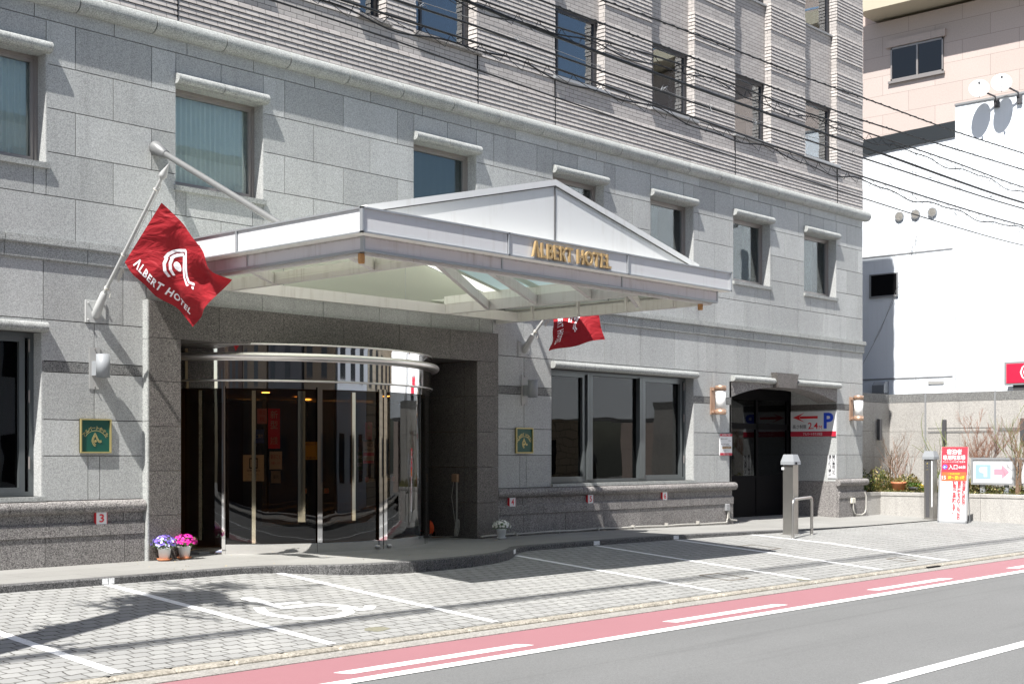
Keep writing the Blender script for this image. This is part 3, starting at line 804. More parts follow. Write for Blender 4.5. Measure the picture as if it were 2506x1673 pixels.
# notices on the glass
def on_arc(d,dr_=-.025):
    a=radians(d); p=Vector((DC[0]+(DR+dr_-.02)*cos(a),DC[1]+(DR+dr_-.02)*sin(a),0)); r=Vector((-sin(a),cos(a),0))
    return p,r
def notice(name,d,z,w,h,mat,txt=None,tm='ink',extra=None,label=None):
    p,r=on_arc(d); m=MB(); m.cur=0
    a=p-r*w/2+Vector((0,0,z)); n=r.cross(Vector((0,0,1)))
    m.add([a,a+r*w,a+r*w+Vector((0,0,h)),a+Vector((0,0,h))],[(0,1,2,3)])
    mats=[M[mat],M[tm]]; m.cur=1
    if txt:
        rows=txt if isinstance(txt,list) else [txt]
        for i,(t,fx,fy,fw,fh) in enumerate(rows): place(m,text_mesh(t,1.),p+r*(fx-.5)*w+Vector((0,0,z+fy*h))+n*.004,r,(0,0,1),(fw*w,fh*h))
    if extra: extra(m,p,r,n,z,w,h); 
    mats+= [M['brightred'],M['signwhite']]
    o=hp(m,name,mats,dr)
    if label: o['label']=label
    return o
def red_rows(m,p,r,n,z,w,h):
    m.cur=2
    for f0,f1 in ((.0,.12),(.34,.5)):
        a=p-r*w/2+n*.003+Vector((0,0,z+f0*h)); b=Vector((0,0,(f1-f0)*h)); m.add([a,a+r*w,a+r*w+b,a+b],[(0,1,2,3)])
notice('notice',234,1.88,.14,.22,'palepink',[('宿泊',.5,.75,.6,.3),('税',.5,.3,.5,.3)],'red')
notice('notice',237.5,1.52,.17,.58,'brightred',[('新',.5,.85,.6,.2),('型',.5,.6,.6,.2),('対策',.5,.2,.6,.2)],'signwhite')
notice('notice',233.2,1.6,.14,.2,'blue',[('ご案内',.5,.5,.7,.3)],'signwhite')
notice('notice',231.5,1.05,.30,.38,'paperwhite',[('□',.5,.68,.4,.4),('喫煙場所案内',.5,.4,.6,.08),('Smoking area',.5,.25,.5,.06)],'ink')
notice('notice',238,1.22,.18,.26,'signwhite',[('貼ること',.5,.7,.8,.25),('お願いします',.5,.35,.7,.14)],'red')
notice('notice',238,1.02,.14,.18,'acrylic',[('案内',.5,.5,.5,.3)],'ink')
notice('notice',248.5,1.36,.20,.26,'yellow',[('防犯カメラ',.5,.86,.8,.14),('作動中',.5,.1,.8,.12)],'ink')
notice('notice',268.5,1.66,.14,.26,'palepink',[('▲',.5,.75,.5,.3),('注意',.5,.3,.6,.3)],'brassdark')
notice('notice',268.5,1.30,.21,.33,'signwhite',[('AED',.6,.86,.55,.2),('設置施設',.5,.62,.8,.1)],'ink',red_rows)
notice('notice',265.0,1.2,.11,.28,'leaf',[('非常口',.5,.7,.8,.2),('EXIT',.5,.3,.8,.2)],'signwhite')
for d in (246.5,253.5,267.8,279.5):
    notice('door_sticker',d,.86 if d<260 else 1.02,.08,.08,'brassdark',[('◎',.5,.5,.8,.8)],'orange')
for d in (269.6,277.6): notice('door_sticker',d,1.03,.12,.045,'brass',[('自動ドア',.5,.5,.8,.5)],'ink')

# parking entrance arch
m=MB()
def zarch(x): 
    t=(x-26.755)/2.285; return 2.945-.285*abs(t)**2.2
xs=frange(24.47,29.04,.18)
for a,b in zip(xs,xs[1:]):
    za,zb=zarch(a),zarch(b)
    m.add([(a,-.004,za),(b,-.004,zb),(b,-.004,3.0),(a,-.004,3.0),(a,.5,za),(b,.5,zb)],[(0,1,2,3),(0,4,5,1)])
hp(m,'arch_spandrel',M['granite_plinth'])
m=MB(); m.box(24.47,29.04,.5,1.26,2.985,3.05); m.box(24.4,24.472,-.0,1.3,-.2,2.99); hp(m,'arch_soffit',M['granite_plinth'])
for p_,q_,j_ in ((24.45,26.15,25.3),(27.07,29.09,28.1)): m=MB(); mould(m,bull(0,3.0,3.125,.115,9,.05),p_,q_,[j_]); hp(m,'arch_hood',M['granite_trim'])
m=MB(); m.prism([(26.07,-.15,3.25),(27.02,-.15,3.25),(26.90,-.15,2.92),(26.03+.13,-.15,2.92)],(0,.16,0)); hp(m,'keystone',M['granite_dark'])
m=MB(); g=.003
for z0,z1 in ((.78,1.42),(1.42,1.885),(1.885,2.495),(2.635,2.98)): m.box(29.03,29.07,.0+g,1.25-g,z0+g,z1-g)
hp(m,'passage_wall',M['granite'])
m=MB(); m.box(29.027,29.07,.003,1.25,2.495,2.635); hp(m,'passage_band',M['granite_dark'])
m=MB(); m.box(29.018,29.07,-.004,1.25,-.2,.78); hp(m,'passage_plinth',M['granite_plinth'])
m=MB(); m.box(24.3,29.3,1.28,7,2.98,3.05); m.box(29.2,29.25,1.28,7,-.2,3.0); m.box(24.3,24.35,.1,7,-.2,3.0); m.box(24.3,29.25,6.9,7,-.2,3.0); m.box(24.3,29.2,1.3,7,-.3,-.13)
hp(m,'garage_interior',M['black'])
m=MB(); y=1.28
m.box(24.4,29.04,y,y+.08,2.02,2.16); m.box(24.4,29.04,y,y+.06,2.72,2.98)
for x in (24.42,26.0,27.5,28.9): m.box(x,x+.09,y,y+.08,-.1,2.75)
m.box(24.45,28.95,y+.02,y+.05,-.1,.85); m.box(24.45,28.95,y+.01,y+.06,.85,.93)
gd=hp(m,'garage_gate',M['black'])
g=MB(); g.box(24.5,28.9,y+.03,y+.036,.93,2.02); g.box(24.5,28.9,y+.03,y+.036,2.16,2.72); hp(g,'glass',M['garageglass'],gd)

m=MB(); rl=random.Random(9)
for k in range(70):
    x=rl.uniform(9.5,16.5); y=rl.uniform(-2.5,-.2) if x>11 else rl.uniform(-1.8,-.2)
    if y<kerb_y(x)+.1: continue
    a=rl.uniform(0,6.28); l=rl.uniform(.012,.035); z=z_pave(x,y)+.006
    m.add([(x,y,z),(x+l*cos(a)*.5-.3*l*sin(a),y+l*sin(a)*.5+.3*l*cos(a),z+.006),(x+l*cos(a),y+l*sin(a),z+.003),(x+l*cos(a)*.5+.3*l*sin(a),y+l*sin(a)*.5-.3*l*cos(a),z)],[(0,1,2,3)])
tag(m.build('fallen_leaves',M['leafdry']),'small brown leaves and crumbs scattered on the entrance pavement','litter',kind='stuff')

# ------------------------------------------------------------------ canopy
CX=13.64; CL,CR,CF=10.08,17.20,-4.52
K=empty('entrance_canopy',(CX,0,3.7),label='white metal gabled canopy jutting over the hotel entrance',cat='canopy')
def kp(mb,name,mats,parent=None,label=None):
    o=mb.build(name,mats,parent or K)
    if parent is None: o.location=(-CX,0,-3.7)
    if label: o['label']=label
    return o
OL,OR,OF=CL-.15,CR+.15,CF-.15
ZT,ZB=4.20,3.91
m=MB()
# upper fascia panels (recessed a little in their trim)
fx=[OL,12.35,14.78,OR]
for a,b in zip(fx,fx[1:]): m.box(a+.02,b-.02,OF+.022,OF+.06,ZB+.02,ZT-.02)
fy=[OF,-2.32,0]
for a,b in zip(fy,fy[1:]): m.box(OL+.022,OL+.06,a+.02,b-.02,ZB+.02,ZT-.02); m.box(OR-.06,OR-.022,a+.02,b-.02,ZB+.02,ZT-.02)
kp(m,'upper_fascia',M['white'])
m=MB()
m.box(OL,OR,OF,OF+.07,ZT-.02,ZT); m.box(OL,OR,OF,OF+.07,ZB,ZB+.018)
for x in fx: m.box(x-.012 if OL<x<OR else (x if x==OL else x-.024),x+.012 if OL<x<OR else (x+.024 if x==OL else x),OF,OF+.05,ZB,ZT)
for xx0,xx1 in ((OL,OL+.07),(OR-.07,OR)):
    m.box(xx0,xx1,OF+.07,0,ZT-.02,ZT); m.box(xx0,xx1,OF+.07,0,ZB,ZB+.018); m.box(xx0,xx1,-2.332,-2.308,ZB+.018,ZT-.02)
kp(m,'fascia_trim',M['trim'])
m=MB(); m.box(OL+.01,OR-.01,OF+.01,CF+.02,ZB-.004,ZB+.012); m.box(OL+.01,CL+.02,CF+.02,0,ZB-.004,ZB+.012); m.box(CR-.02,OR-.01,CF+.02,0,ZB-.004,ZB+.012)
m.box(OL+.03,OR-.03,OF+.03,-4.2,ZT-.03,ZT-.012); m.box(OL+.03,OL+.5,-4.2,0,ZT-.03,ZT-.012); m.box(OR-.5,OR-.03,-4.2,0,ZT-.03,ZT-.012)
kp(m,'fascia_flashing',M['offwhite'])
ZL=3.74
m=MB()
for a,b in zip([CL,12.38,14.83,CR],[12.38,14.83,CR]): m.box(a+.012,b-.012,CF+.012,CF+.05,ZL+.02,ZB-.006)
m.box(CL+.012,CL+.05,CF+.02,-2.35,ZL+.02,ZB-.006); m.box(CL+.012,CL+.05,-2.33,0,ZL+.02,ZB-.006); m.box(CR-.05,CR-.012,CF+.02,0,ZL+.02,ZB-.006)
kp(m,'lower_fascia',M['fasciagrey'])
m=MB()
m.box(CL,CR,CF,CF+.05,ZL-.01,ZL+.02)
for x0 in (CL,12.37,14.82,CR-.024): m.box(x0,x0+.024,CF,CF+.06,ZL+.02,ZB-.006)
m.box(CL,CL+.05,CF+.05,0,ZL-.01,ZL+.02); m.box(CR-.05,CR,CF+.05,0,ZL-.01,ZL+.02); m.box(CL,CL+.05,-2.352,-2.328,ZL+.02,ZB-.006)
kp(m,'lower_trim',M['trim'])
# soffit beams
def beam2(a,b,z0=3.70,z1=3.86,w=.07):
    m=MB(); a=Vector((*a,0)); b=Vector((*b,0)); t=(b-a).normalized(); q=Vector((-t.y,t.x,0))*w/2
    m.prism([a-q+Vector((0,0,z0)),b-q+Vector((0,0,z0)),b+q+Vector((0,0,z0)),a+q+Vector((0,0,z0))],(0,0,z1-z0)); return m
for a,b in (((CL+.08,CF+.1),(CR-.08,CF+.1)),((CL+.10,CF+.14),(CL+.10,-.02)),((CR-.10,CF+.14),(CR-.10,-.02)),((CL+.1,-.5),(CR-.1,-.5)),((11.15,CF+.14),(11.15,-.53)),((15.37,CF+.14),(15.37,-.53))):
    kp(beam2(a,b),'soffit_beam',M['beamgrey'])
for a,b in (((10.2,-2.25),(11.12,-1.5)),((10.2,-4.1),(11.12,-3.5)),((11.34,-4.4),(15.34,-1.45)),((13.86,-4.4),(15.34,-3.52)),((12.24,-4.4),(15.34,-2.46)),((15.4,-4.2),(16.8,-3.3))):
    kp(beam2(a,b,3.715,3.85,.06),'brace',M['beamgrey'])
m=MB(); m.box(15.33,15.36,-4.4,-.5,3.86,3.985)
kp(m,'upstand',M['offwhite'])
for y in (-.9,-1.9,-2.9,-3.8): m=MB(); m.box(17.02,17.08,y,y+.04,3.72,3.95); kp(m,'stiffener',M['beamgrey'])
m=MB(); m.quad((CL+.1,CF+.1,3.94),(11.15,CF+.1,3.94),(11.15,-.02,3.94),(CL+.1,-.02,3.94)); kp(m,'ceiling_panel',M['roofpanel'])
m=MB(); m.quad((15.40,CF+.1,3.96),(CR-.08,CF+.1,3.96),(CR-.08,-.02,3.96),(15.40,-.02,3.96))
kp(m,'ceiling_panel',M['roofpanel'])
SL=.237
def rz(x,z0): return z0-SL*abs(x-CX)
m=MB()
def slope(mb,x0,x1,y0,y1,z0,t=.012):
    q=[(x0,y0,rz(x0,z0)),(x1,y0,rz(x1,z0)),(x1,y1,rz(x1,z0)),(x0,y1,rz(x0,z0))]
    if t is None: mb.poly(q)
    else: mb.prism(q,(0,0,t))
slope(m,11.0,CX,-4.24,-1.7,4.37,None); slope(m,15.30,15.36,-4.24,-1.7,4.38,None)
for y in (-1.72,-2.42,-3.1,-3.8,-4.19): slope(m,CX,15.36,y-.14 if y==-2.42 else y-.05,y+.03,4.375,.02)
m.prism([(11.15,-1.69,3.95),(CX,-1.69,4.37),(15.36,-1.69,3.97),(15.36,-1.69,4.48),(CX,-1.69,4.9),(11.15,-1.69,4.3)],(0,.02,0))
m.prism([(10.4,-.11,3.86),(16.9,-.11,3.86),(16.9,-.11,4.14),(CX,-.11,4.90),(10.4,-.11,4.14)],(0,.02,0))
kp(m,'inner_ceiling',M['roofpanel'])
for x in (12.38,14.83): m=MB(); m.box(x,x+.006,-.115,-.111,3.86,4.55); kp(m,'panel_joint',M['trim'])
m=MB(); slope(m,CX+.02,15.30,-4.24,-1.75,4.38,None); kp(m,'skylight',M['skylight'])
m=MB(); slope(m,CL-.05,CX,-1.66,0,4.97,None); slope(m,CX,CR+.05,-1.66,0,4.97,None); slope(m,CL-.05,CX,-4.3,-1.66,4.97,None); kp(m,'roof',M['roofpanel'])
m=MB(); slope(m,CX,CR-1.4,-4.3,-1.66,4.98,.012); kp(m,'roof_glass',M['glass_roof'])
m=MB(); slope(m,CR-1.4,CR+.05,-4.3,-1.66,4.97,None)
kp(m,'roof',M['roofpanel'])
m=MB()
m.prism([(CL-.02,-4.30,4.17),(CX-.004,-4.30,4.17),(CX-.004,-4.30,5.03),(CL-.02,-4.30,rz(CL-.02,5.03))],(0,.03,0))
m.prism([(CX+.004,-4.30,4.17),(CR+.02,-4.30,4.17),(CR+.02,-4.30,rz(CR+.02,5.03)),(CX+.004,-4.30,5.03)],(0,.03,0))
kp(m,'gable_panel',M['white'])
m=MB()
for s in (-1,1):
    e=CX+s*3.34
    m.prism([(CX,-4.325,5.02),(e,-4.325,rz(e,5.02)),(e,-4.325,rz(e,5.10)),(CX,-4.325,5.10)],(0,.1,0))
kp(m,'verge_trim',M['white'])
m=MB()
for s in (-1,1):
    e=CX+s*3.3
    m.prism([(CX,-4.318,5.006),(e,-4.318,rz(e,5.006)),(e,-4.318,rz(e,5.019)),(CX,-4.318,5.019)],(0,.017,0))
m.box(CX-.008,CX+.008,-4.315,-4.29,4.17,5.0)
kp(m,'gable_joint',M['darkgrey'])
for x in (CL+.02,CR-.35):
    m=MB(); m.lathe([(.0,-.11),(.035,-.11),(.04,-.09),(.04,0.)],(x+.05,CF+.12,ZL-.02),12); kp(m,'drain_spout',M['rust'])
m=MB(); vf=text_mesh('ΛLBERT HOTEL',1.,0,.018,sx=.62,space=1.12)
vf=slab(vf,.035); vs,fs=vf
place(m,(vs,fs),(13.56,OF-.03+.035,4.045),(1,0,0),(0,0,1),(1.60,.205)); kp(m,'lettering',M['gold'],label='gold raised letters on the canopy front')
for x,e in ((10.28,-2.75),(17.0,-2.75)):
    m=MB(); m.tube([(x,-.02,5.61),(x,e,4.26)],.042,14); o=kp(m,'tie_rod',M['greywall'])
    m=MB(); m.tube([(x,0.0,5.62),(x,-.02,5.61),(x,-.26,5.49),(x,-.27,5.487)],.1,16,rs=[.10,.10,.06,.045]); m2=m.build('rod_socket',M['greywall'],o)

# ------------------------------------------------------------------ wall fittings
# flag poles
def flagpole(x,label):
    e=empty('flagpole',(x,0,3.31),label=label,cat='flagpole',group='white wall flagpoles beside the entrance')
    m=MB(); m.bbox(-.15,.15,-.02,0,-.145,.145,.004)
    for a in (-.11,.11):
        for b in (-.11,.11): m.lathe([(0,0),(.014,0),(.014,.03),(0,.03)],(0,0,0),8) if False else m.tube([(a,-.02,b),(a,-.045,b)],.012,8)
    m.build('base_plate',M['whitepole'],e)
    d=Vector((0,-1.72,1.70)).normalized()
    m=MB(); m.tube([Vector((0,-.01,-.06)),d*.02+Vector((0,-.02,-.04)),d*.32,d*.34],.06,16,rs=[.05,.062,.045,.03]); m.build('socket',M['whitepole'],e)
    m=MB(); m.tube([d*.25,d*2.2],.023,14,rs=[.026,.021]); m.build('pole',M['whitepole'],e)
    m=MB(); m.tube([d*2.18,d*2.22,d*2.24,d*2.27,d*2.42],.03,14,rs=[.02,.045,.05,.045,.003]); m.build('finial',M['whitepole'],e)
    m=MB()
    off=Vector((.03,-.0,-.03))
    pts=[d*(.9+.03*i)+off+Vector((.012*sin(i*1.3),0,.008*cos(i*2))) for i in range(0,44)]
    m.tube([d*.95+off]+[d*t+off for t in (1.3,1.7,2.1)]+[d*2.17],.004,5)
    for t in (.42,.40,.97,2.02): m.tube([d*t+Vector((.03*cos(a),.03*sin(a)*.7,.03*sin(a)*.7)) for a in [k*pi/5 for k in range(11)]],.006,5)
    for k in range(9):
        t=.62+.022*k; m.tube([d*t+off*1.2,d*(t+.03)+off*2.4+Vector((.01*sin(k*2),0,-.03)),d*(t+.05)+off*1.4],.005,5)
    for t in (.42,.97): m.tube([d*t,d*t+Vector((.04,-.02,-.06)),d*t+Vector((.035,0,-.13))],.005,5)
    m.build('halyard',M['ropemat'],e)
    return e,d
fp1,fd=flagpole(9.37,'white flagpole angled out from the wall left of the entrance')
fp2,fd=flagpole(17.80,'white flagpole angled out from the wall right of the entrance, partly under the canopy')

def flag(name,A,B,Cc,D,label,seed,amp=.05,sag=.05,seedfold=0.):
    """A hoist bottom, B hoist top, C fly top, D fly bottom"""
    A,B,Cc,D=[Vector(p) for p in (A,B,Cc,D)]
    n0=((D-A).cross(B-A)).normalized()
    def P(u,v,off=0.):
        p=(A*(1-v)+B*v)*(1-u)+(D*(1-v)+Cc*v)*u
        w=amp*(u**.7)*(sin(5.2*u+3.1*v+seedfold)*.8+.55*sin(9*v-4*u+seedfold*2)+.25*sin(17*u+6*v))
        w+=amp*.30*u*sin(13*(u+v*.7)+1)+amp*.9*max(0.,sin(4.2*(u*1.3-v*.9)+.4+seedfold))**3*u
        s=-sag*sin(pi*u)*(1-v)*1.0 + sag*.5*sin(pi*u)*v
        return p+n0*(w+off)+(B-A).normalized()*(-s*0)+Vector((0,0,s))
    e=empty(name,A,label=label,cat='flag',group='red hotel flags')
    def fin(mb,nm,mat):
        o=mb.build(nm,mat,e); o.location=-A; return o
    N=44; m=MB(); vs=[P(i/N,j/N) for i in range(N+1) for j in range(N+1)]
    m.add(vs,[(i*(N+1)+j,(i+1)*(N+1)+j,(i+1)*(N+1)+j+1,i*(N+1)+j+1) for i in range(N) for j in range(N)],True)
    fin(m,'cloth',M['redcloth'])
    asp=(D-A).length/(B-A).length
    for side in (.0035,-.0035):
        m=MB(); vf=text_mesh('ΛLBERT HOTEL',1.,0,.03,space=1.15); vs,fs=vf
        xs=[v.x for v in vs]; ys=[v.y for v in vs]; w=max(xs)-min(xs); h=max(ys)-min(ys)
        m.add([P(.10+.78*(v.x-min(xs))/w,.095+.125*(v.y-min(ys))/h,side) for v in vs],fs)
        fin(m,'lettering',M['flagwhite'])
        m=MB(); vs,fs=emblem()
        # finer strokes follow the folds
        k=.27
        m.add([P(.47+v.x*k*1.35/asp,.50+v.y*k,side) for v in vs],fs); fin(m,'emblem',M['flagwhite'])
    return e
flag('flag',(9.39,-.69,3.90),(9.40,-1.51,4.56),(9.93,-2.24,3.59),(9.98,-1.28,3.06),'large red hotel flag hanging left of the canopy, white emblem fully visible',1,.10,.03,.6)
flag('flag',(17.83,-.69,3.92),(17.85,-1.51,4.58),(18.10,-1.58,3.42),(17.10,-1.27,3.13),'red hotel flag right of the entrance, mostly hidden behind the canopy',2,.04,.0,2.)

def sconce(x,label):
    e=empty('wall_light',(x,0,2.57),label=label,cat='wall light',group='silver cylinder wall lights')
    m=MB(); m.box(-.08,.08,-.012,-.004,-.275,.275); m.build('back_plate',M['acrylic'],e)
    m=MB()
    for z in (-.25,.25): m.tube([(0,-.01,z),(0,-.035,z)],.008,8)
    m.build('screw',M['steel'],e)
    m=MB(); m.box(-.045,.045,-.13,-.012,-.10,.09); m.build('bracket',M['alu'],e)
    m=MB(); m.lathe([(.078,-.15),(.088,-.15),(.088,.155),(.078,.155),(.078,-.15)],(0.01,-.2,.02),32); m.lathe([(0,.1),(.078,.1)],(0.01,-.2,.02),24); m.build('lamp_shade',M['alu'],e)
sconce(9.36,'silver cylinder wall light above the left green plaque')
sconce(17.82,'silver cylinder wall light above the right green plaque')
def lantern(x,z,label):
    e=empty('wall_lantern',(x,0,z),label=label,cat='wall lantern',group='white lanterns beside the parking arch')
    m=MB(); m.bbox(-.09,.06,-.03,0,-.30,.27,.006); m.box(-.07,.05,-.09,-.02,-.27,-.22); m.box(-.07,.05,-.09,-.02,.20,.25); m.build('back_plate',M['copper'],e)
    m=MB(); m.lathe([(.0,-.20),(.105,-.20),(.105,.20),(0,.20)],(0.03,-.19,0),32); m.build('lamp_glass',M['lampglass'],e)
    m=MB(); m.lathe([(0,-.305),(.11,-.305),(.118,-.30),(.118,-.20),(0,-.20)],(0.03,-.19,0),32); m.build('lamp_cap',M['copper'],e)
    m=MB(); m.lathe([(0,.20),(.118,.20),(.118,.295),(.11,.30),(0,.30)],(0.03,-.19,0),32); m.build('lamp_cap',M['copper'],e)
lantern(23.75,2.57,'copper and white glass lantern left of the parking arch')
lantern(29.72,2.55,'copper and white glass lantern right of the parking arch at the wall corner')
def plaque(x,txt,label,arcr):
    e=empty('hotel_plaque',(x,0,1.68),label=label,cat='plaque')
    m=MB(); w=.225
    m.box(-w,w,-.02,-.004,-w,w); m.build('plate',M['green'],e)
    m=MB(); frame(m,-w,w,-w,w,-.045,.018,.04); m.build('border',M['brass'],e)
    m=MB()
    # letters on an arc
    chars=list(txt); n=len(chars); R0=.20
    for i,ch in enumerate(chars):
        if ch==' ': continue
        a=radians(90+arcr*(.5-(i+.5)/n)*2); px=R0*cos(a); pz=-.11+R0*sin(a)*1.06
        up=Vector((cos(a)*.6,0,sin(a))).normalized(); rt=Vector((up.z,0,-up.x))
        place(m,slab(text_mesh(ch,.058 if ord(ch)>12000 else .068,0,.01),.004),(px,-.021,pz),rt,up,None)
    vs,fs=stroke([( .175*cos(radians(a)),.175*sin(radians(a))*1.0-.105) for a in range(28,153,6)],.008); place(m,(vs,fs),(0,-.024,0),(1,0,0),(0,0,1))
    m.build('lettering',M['brass'],e)
    m=MB(); vf=emblem(); vf=([v*.105 for v in vf[0]],vf[1]); place(m,slab(vf,.004),(-.005,-.022,-.07),(1,0,0),(0,0,1)); m.build('emblem',M['brass'],e)
plaque(9.365,'アルバートホテル','square green plaque with Japanese gold lettering left of the entrance',62)
plaque(17.80,'ΛLBERT HOTEL','square green plaque with English gold lettering right of the entrance',66)
def bayplate(x,z,d,label):
    e=empty('bay_number',(x,-.03,z),label=label,cat='number plate',group='parking bay number plates on the plinth')
    m=MB(); m.box(-.085,.085,-.030,.01,-.09,.09); m.build('plate_edge',M['red'],e)
    m=MB(); m.box(-.074,.074,-.034,-.029,-.079,.079); m.build('plate_face',M['signwhite'],e)
    m=MB(); place(m,text_mesh(d,1.,0,.02),(0,-.0365,0),(1,0,0),(0,0,1),(.07,.11)); m.build('digit',M['red'],e)
for x,d,w in ((9.43,'3','on the plinth left of the entrance'),(17.45,'4','just right of the entrance'),(19.62,'5','under the big window'),(21.98,'6','under the right end of the big window')):
    bayplate(x,.60,d,'white and red number %s plate %s'%(d,w))
# signs by the arch
def sgn(name,label,cat='sign'):
    return empty(name,(0,0,0),label=label,cat=cat)
e=empty('tariff_sign',(24.24,0,1.64),label='white and red notice board left of the parking arch',cat='sign')
m=MB(); m.box(-.23,.23,-.02,-.004,-.23,.23); m.build('board',M['signwhite'],e)
for z_ in (.175,-.23): m=MB(); m.box(-.23,.23,-.0225,-.02,z_,z_+.052); m.build('red_strip',M['darkred'],e)
m=MB(); m.box(-.14,.2,-.0225,-.02,-.09,-.04); m.build('amber_strip',M['amber'],e)
m=MB(); place(m,text_mesh('宿泊料金のご案内',1.),(0,-.0245,.203),(1,0,0),(0,0,1),(.3,.03)); place(m,text_mesh('アルバートホテル',1.),(0,-.0245,-.207),(1,0,0),(0,0,1),(.22,.025)); place(m,text_mesh('サービス料込',1.),(.03,-.0245,-.065),(1,0,0),(0,0,1),(.28,.03)); m.build('heading',M['signwhite'],e)
m=MB()
for z,t,w,x in ((.12,'■ 宿泊のお客様',.24,-.07),(.08,'料金',.10,.14),(.01,'■ 一般のお客様',.28,-.04),(-.02,'三十分 毎',.16,.08),(-.13,'ご利用下さい',.26,.0)): place(m,text_mesh(t,1.),(x,-.0225,z),(1,0,0),(0,0,1),(w,.024))
m.build('lettering',M['ink'],e)
def rev(mb,vf,y,z,fit,x=29.04): place(mb,vf,(x,y,z),(0,-1,0),(0,0,1),fit)
e=empty('parking_sign',(29.04,.62,2.16),label='white sign with red arrow and blue letter P inside the parking arch',cat='sign')
def ep(mb,n,mt): o=mb.build(n,mt,e); o.location=-e.location; return o
m=MB(); m.box(29.010,29.026,.01,1.245,1.86,2.47); ep(m,'board',M['signwhite'])
m=MB(); m.box(29.006,29.0095,.01,1.245,1.86,1.985); ep(m,'red_strip',M['darkred'])
m=MB(); X=29.006
def fl(pts): m.poly([(X,y,z) for y,z in pts])
fl([(1.19,2.33),(.93,2.435),(.98,2.435)][:0] or [(1.19,2.325),(.86,2.44),(1.0,2.355),(1.0,2.295),(.86,2.21)]); fl([(.995,2.355),(.50,2.355),(.50,2.295),(.995,2.295)])
ep(m,'arrow',M['red'])
m=MB(); rev(m,text_mesh('P',1.,0,.03),.21,2.24,(.26,.38),29.006); ep(m,'letter_p',M['blue'])
m=MB(); rev(m,text_mesh('2.4',1.,0,.015),.63,2.12,(.27,.16),29.006); rev(m,text_mesh('M',1.),.43,2.08,(.08,.09),29.006); ep(m,'height_figures',M['red'])
m=MB(); rev(m,text_mesh('高さ制限',1.,0,.005),1.0,2.10,(.38,.10),29.006); ep(m,'height_lettering',M['ink'])
m=MB(); rev(m,text_mesh('アルバートホテル秋田',1.,0,.005),.64,1.923,(.52,.075),29.003); ep(m,'name_lettering',M['signwhite'])
e=empty('vertical_notice',(29.04,.12,1.12),label='narrow white vertical notice with black Japanese text below the parking sign',cat='sign')
m=MB(); m.box(29.012,29.027,.015,.235,.86,1.41); ep(m,'board',M['signwhite'])
m=MB()
for t,y in (('関係車両以外',.075),('通り抜け禁止',.175)):
    for i,ch in enumerate(t): rev(m,text_mesh(ch,.085,0,.015),y,1.365-i*.083,None,29.0085)
ep(m,'lettering',M['ink'])

# electrics
def thing(name,label,cat,group=None): return empty(name,(0,0,0),label=label,cat=cat,group=group)
e=empty('floor_conduit',(16.8,-.1,0),label='white conduit pipe running along the foot of the plinth',cat='conduit')
m=MB(); pts=[]
x=16.55
while x<24.2:
    pts.append((x,-.10-.02*sin(x*2.1)-(.06 if x<17.1 else 0),z_pave(x,-.1)+.03+.012*abs(sin(x*2.3)))); x+=.28
m.tube(pts+[(24.2,-.08,.03)],.018,8); ep(m,'pipe',M['pvc'])
m=MB()
for x in (17.5,18.65,19.8,20.9,22.0,23.1): m.box(x-.015,x+.015,-.125,-.05,0,.06)
ep(m,'clip',M['pvc'])
e=empty('outlet_box',(24.2,-.05,.3),label='small grey outlet box with white pipe at the left foot of the arch',cat='outlet')
m=MB(); m.bbox(24.13,24.27,-.11,-.05,.24,.38,.01); ep(m,'box',M['midgrey'])
m=MB(); m.tube([(24.2,-.09,.24),(24.2,-.09,.08),(24.17,-.09,.035)],.016,8); m.tube([(24.24,-.09,.24),(24.24,-.09,.1),(24.30,-.10,.04),(24.5,-.12,.02)],.016,8); ep(m,'pipe',M['pvc'])
e=empty('outlet_box',(29.72,-.06,.3),label='cream outlet box with a U shaped pipe on the right end of the plinth',cat='outlet')
m=MB(); m.bbox(29.58,29.76,-.11,-.05,.25,.37,.01); ep(m,'box',M['pvcbox'])
m=MB(); m.tube([(29.66,-.09,.25),(29.66,-.1,.10),(29.70,-.11,.0),(29.8,-.12,-.04),(30.0,-.14,-.045),(30.14,-.15,.0),(30.2,-.15,.1),(30.2,-.15,.42),(30.17,-.13,.50)],.02,8); ep(m,'pipe',M['pvc'])
e=empty('outlet_box',(16.49,.36,1.03),label='brown outlet box with dangling white cable in the entrance recess',cat='outlet')
m=MB(); m.bbox(16.42,16.488,.29,.43,.96,1.10,.012); ep(m,'box',M['brownbox'])
m=MB(); m.tube([(16.475,.35,.96),(16.475,.35,.03)],.014,8)
m.tube([(16.45,.40,.97),(16.44,.44,.7),(16.45,.40,.45),(16.43,.33,.2),(16.40,.25,.03)],.006,6)
for k in range(3): m.tube([(16.42+.02*cos(a)-.01*k,.27+.035*sin(a)+.012*k,.18+.14*cos(a+.2*k)) for a in [i*pi/6 for i in range(13)]],.006,6)
m.tube([(16.42,.3,.03),(16.3,.5,.02),(16.2,.85,.02)],.006,6)
ep(m,'cable',M['pvc'])
e=empty('cable_reel',(16.2,.9,0),label='black and orange coiled extension cable on the floor of the recess',cat='cable reel')
m=MB()
for k in range(5): m.tube([(16.2+.02*k,.85+.13*cos(a),.16+.13*sin(a)) for a in [i*pi/8 for i in range(17)]],.009,6)
ep(m,'coil',M['orange'])
m=MB(); m.tube([(16.15,.85,.16),(16.34,.85,.16)],.06,14); m.box(16.14,16.16,.74,.96,0,.1); m.box(16.32,16.34,.74,.96,0,.1); ep(m,'drum',M['black'])
e=empty('ramp_plate',(11.6,.4,0),label='pale loose threshold board lying by the left side of the curved door',cat='board')
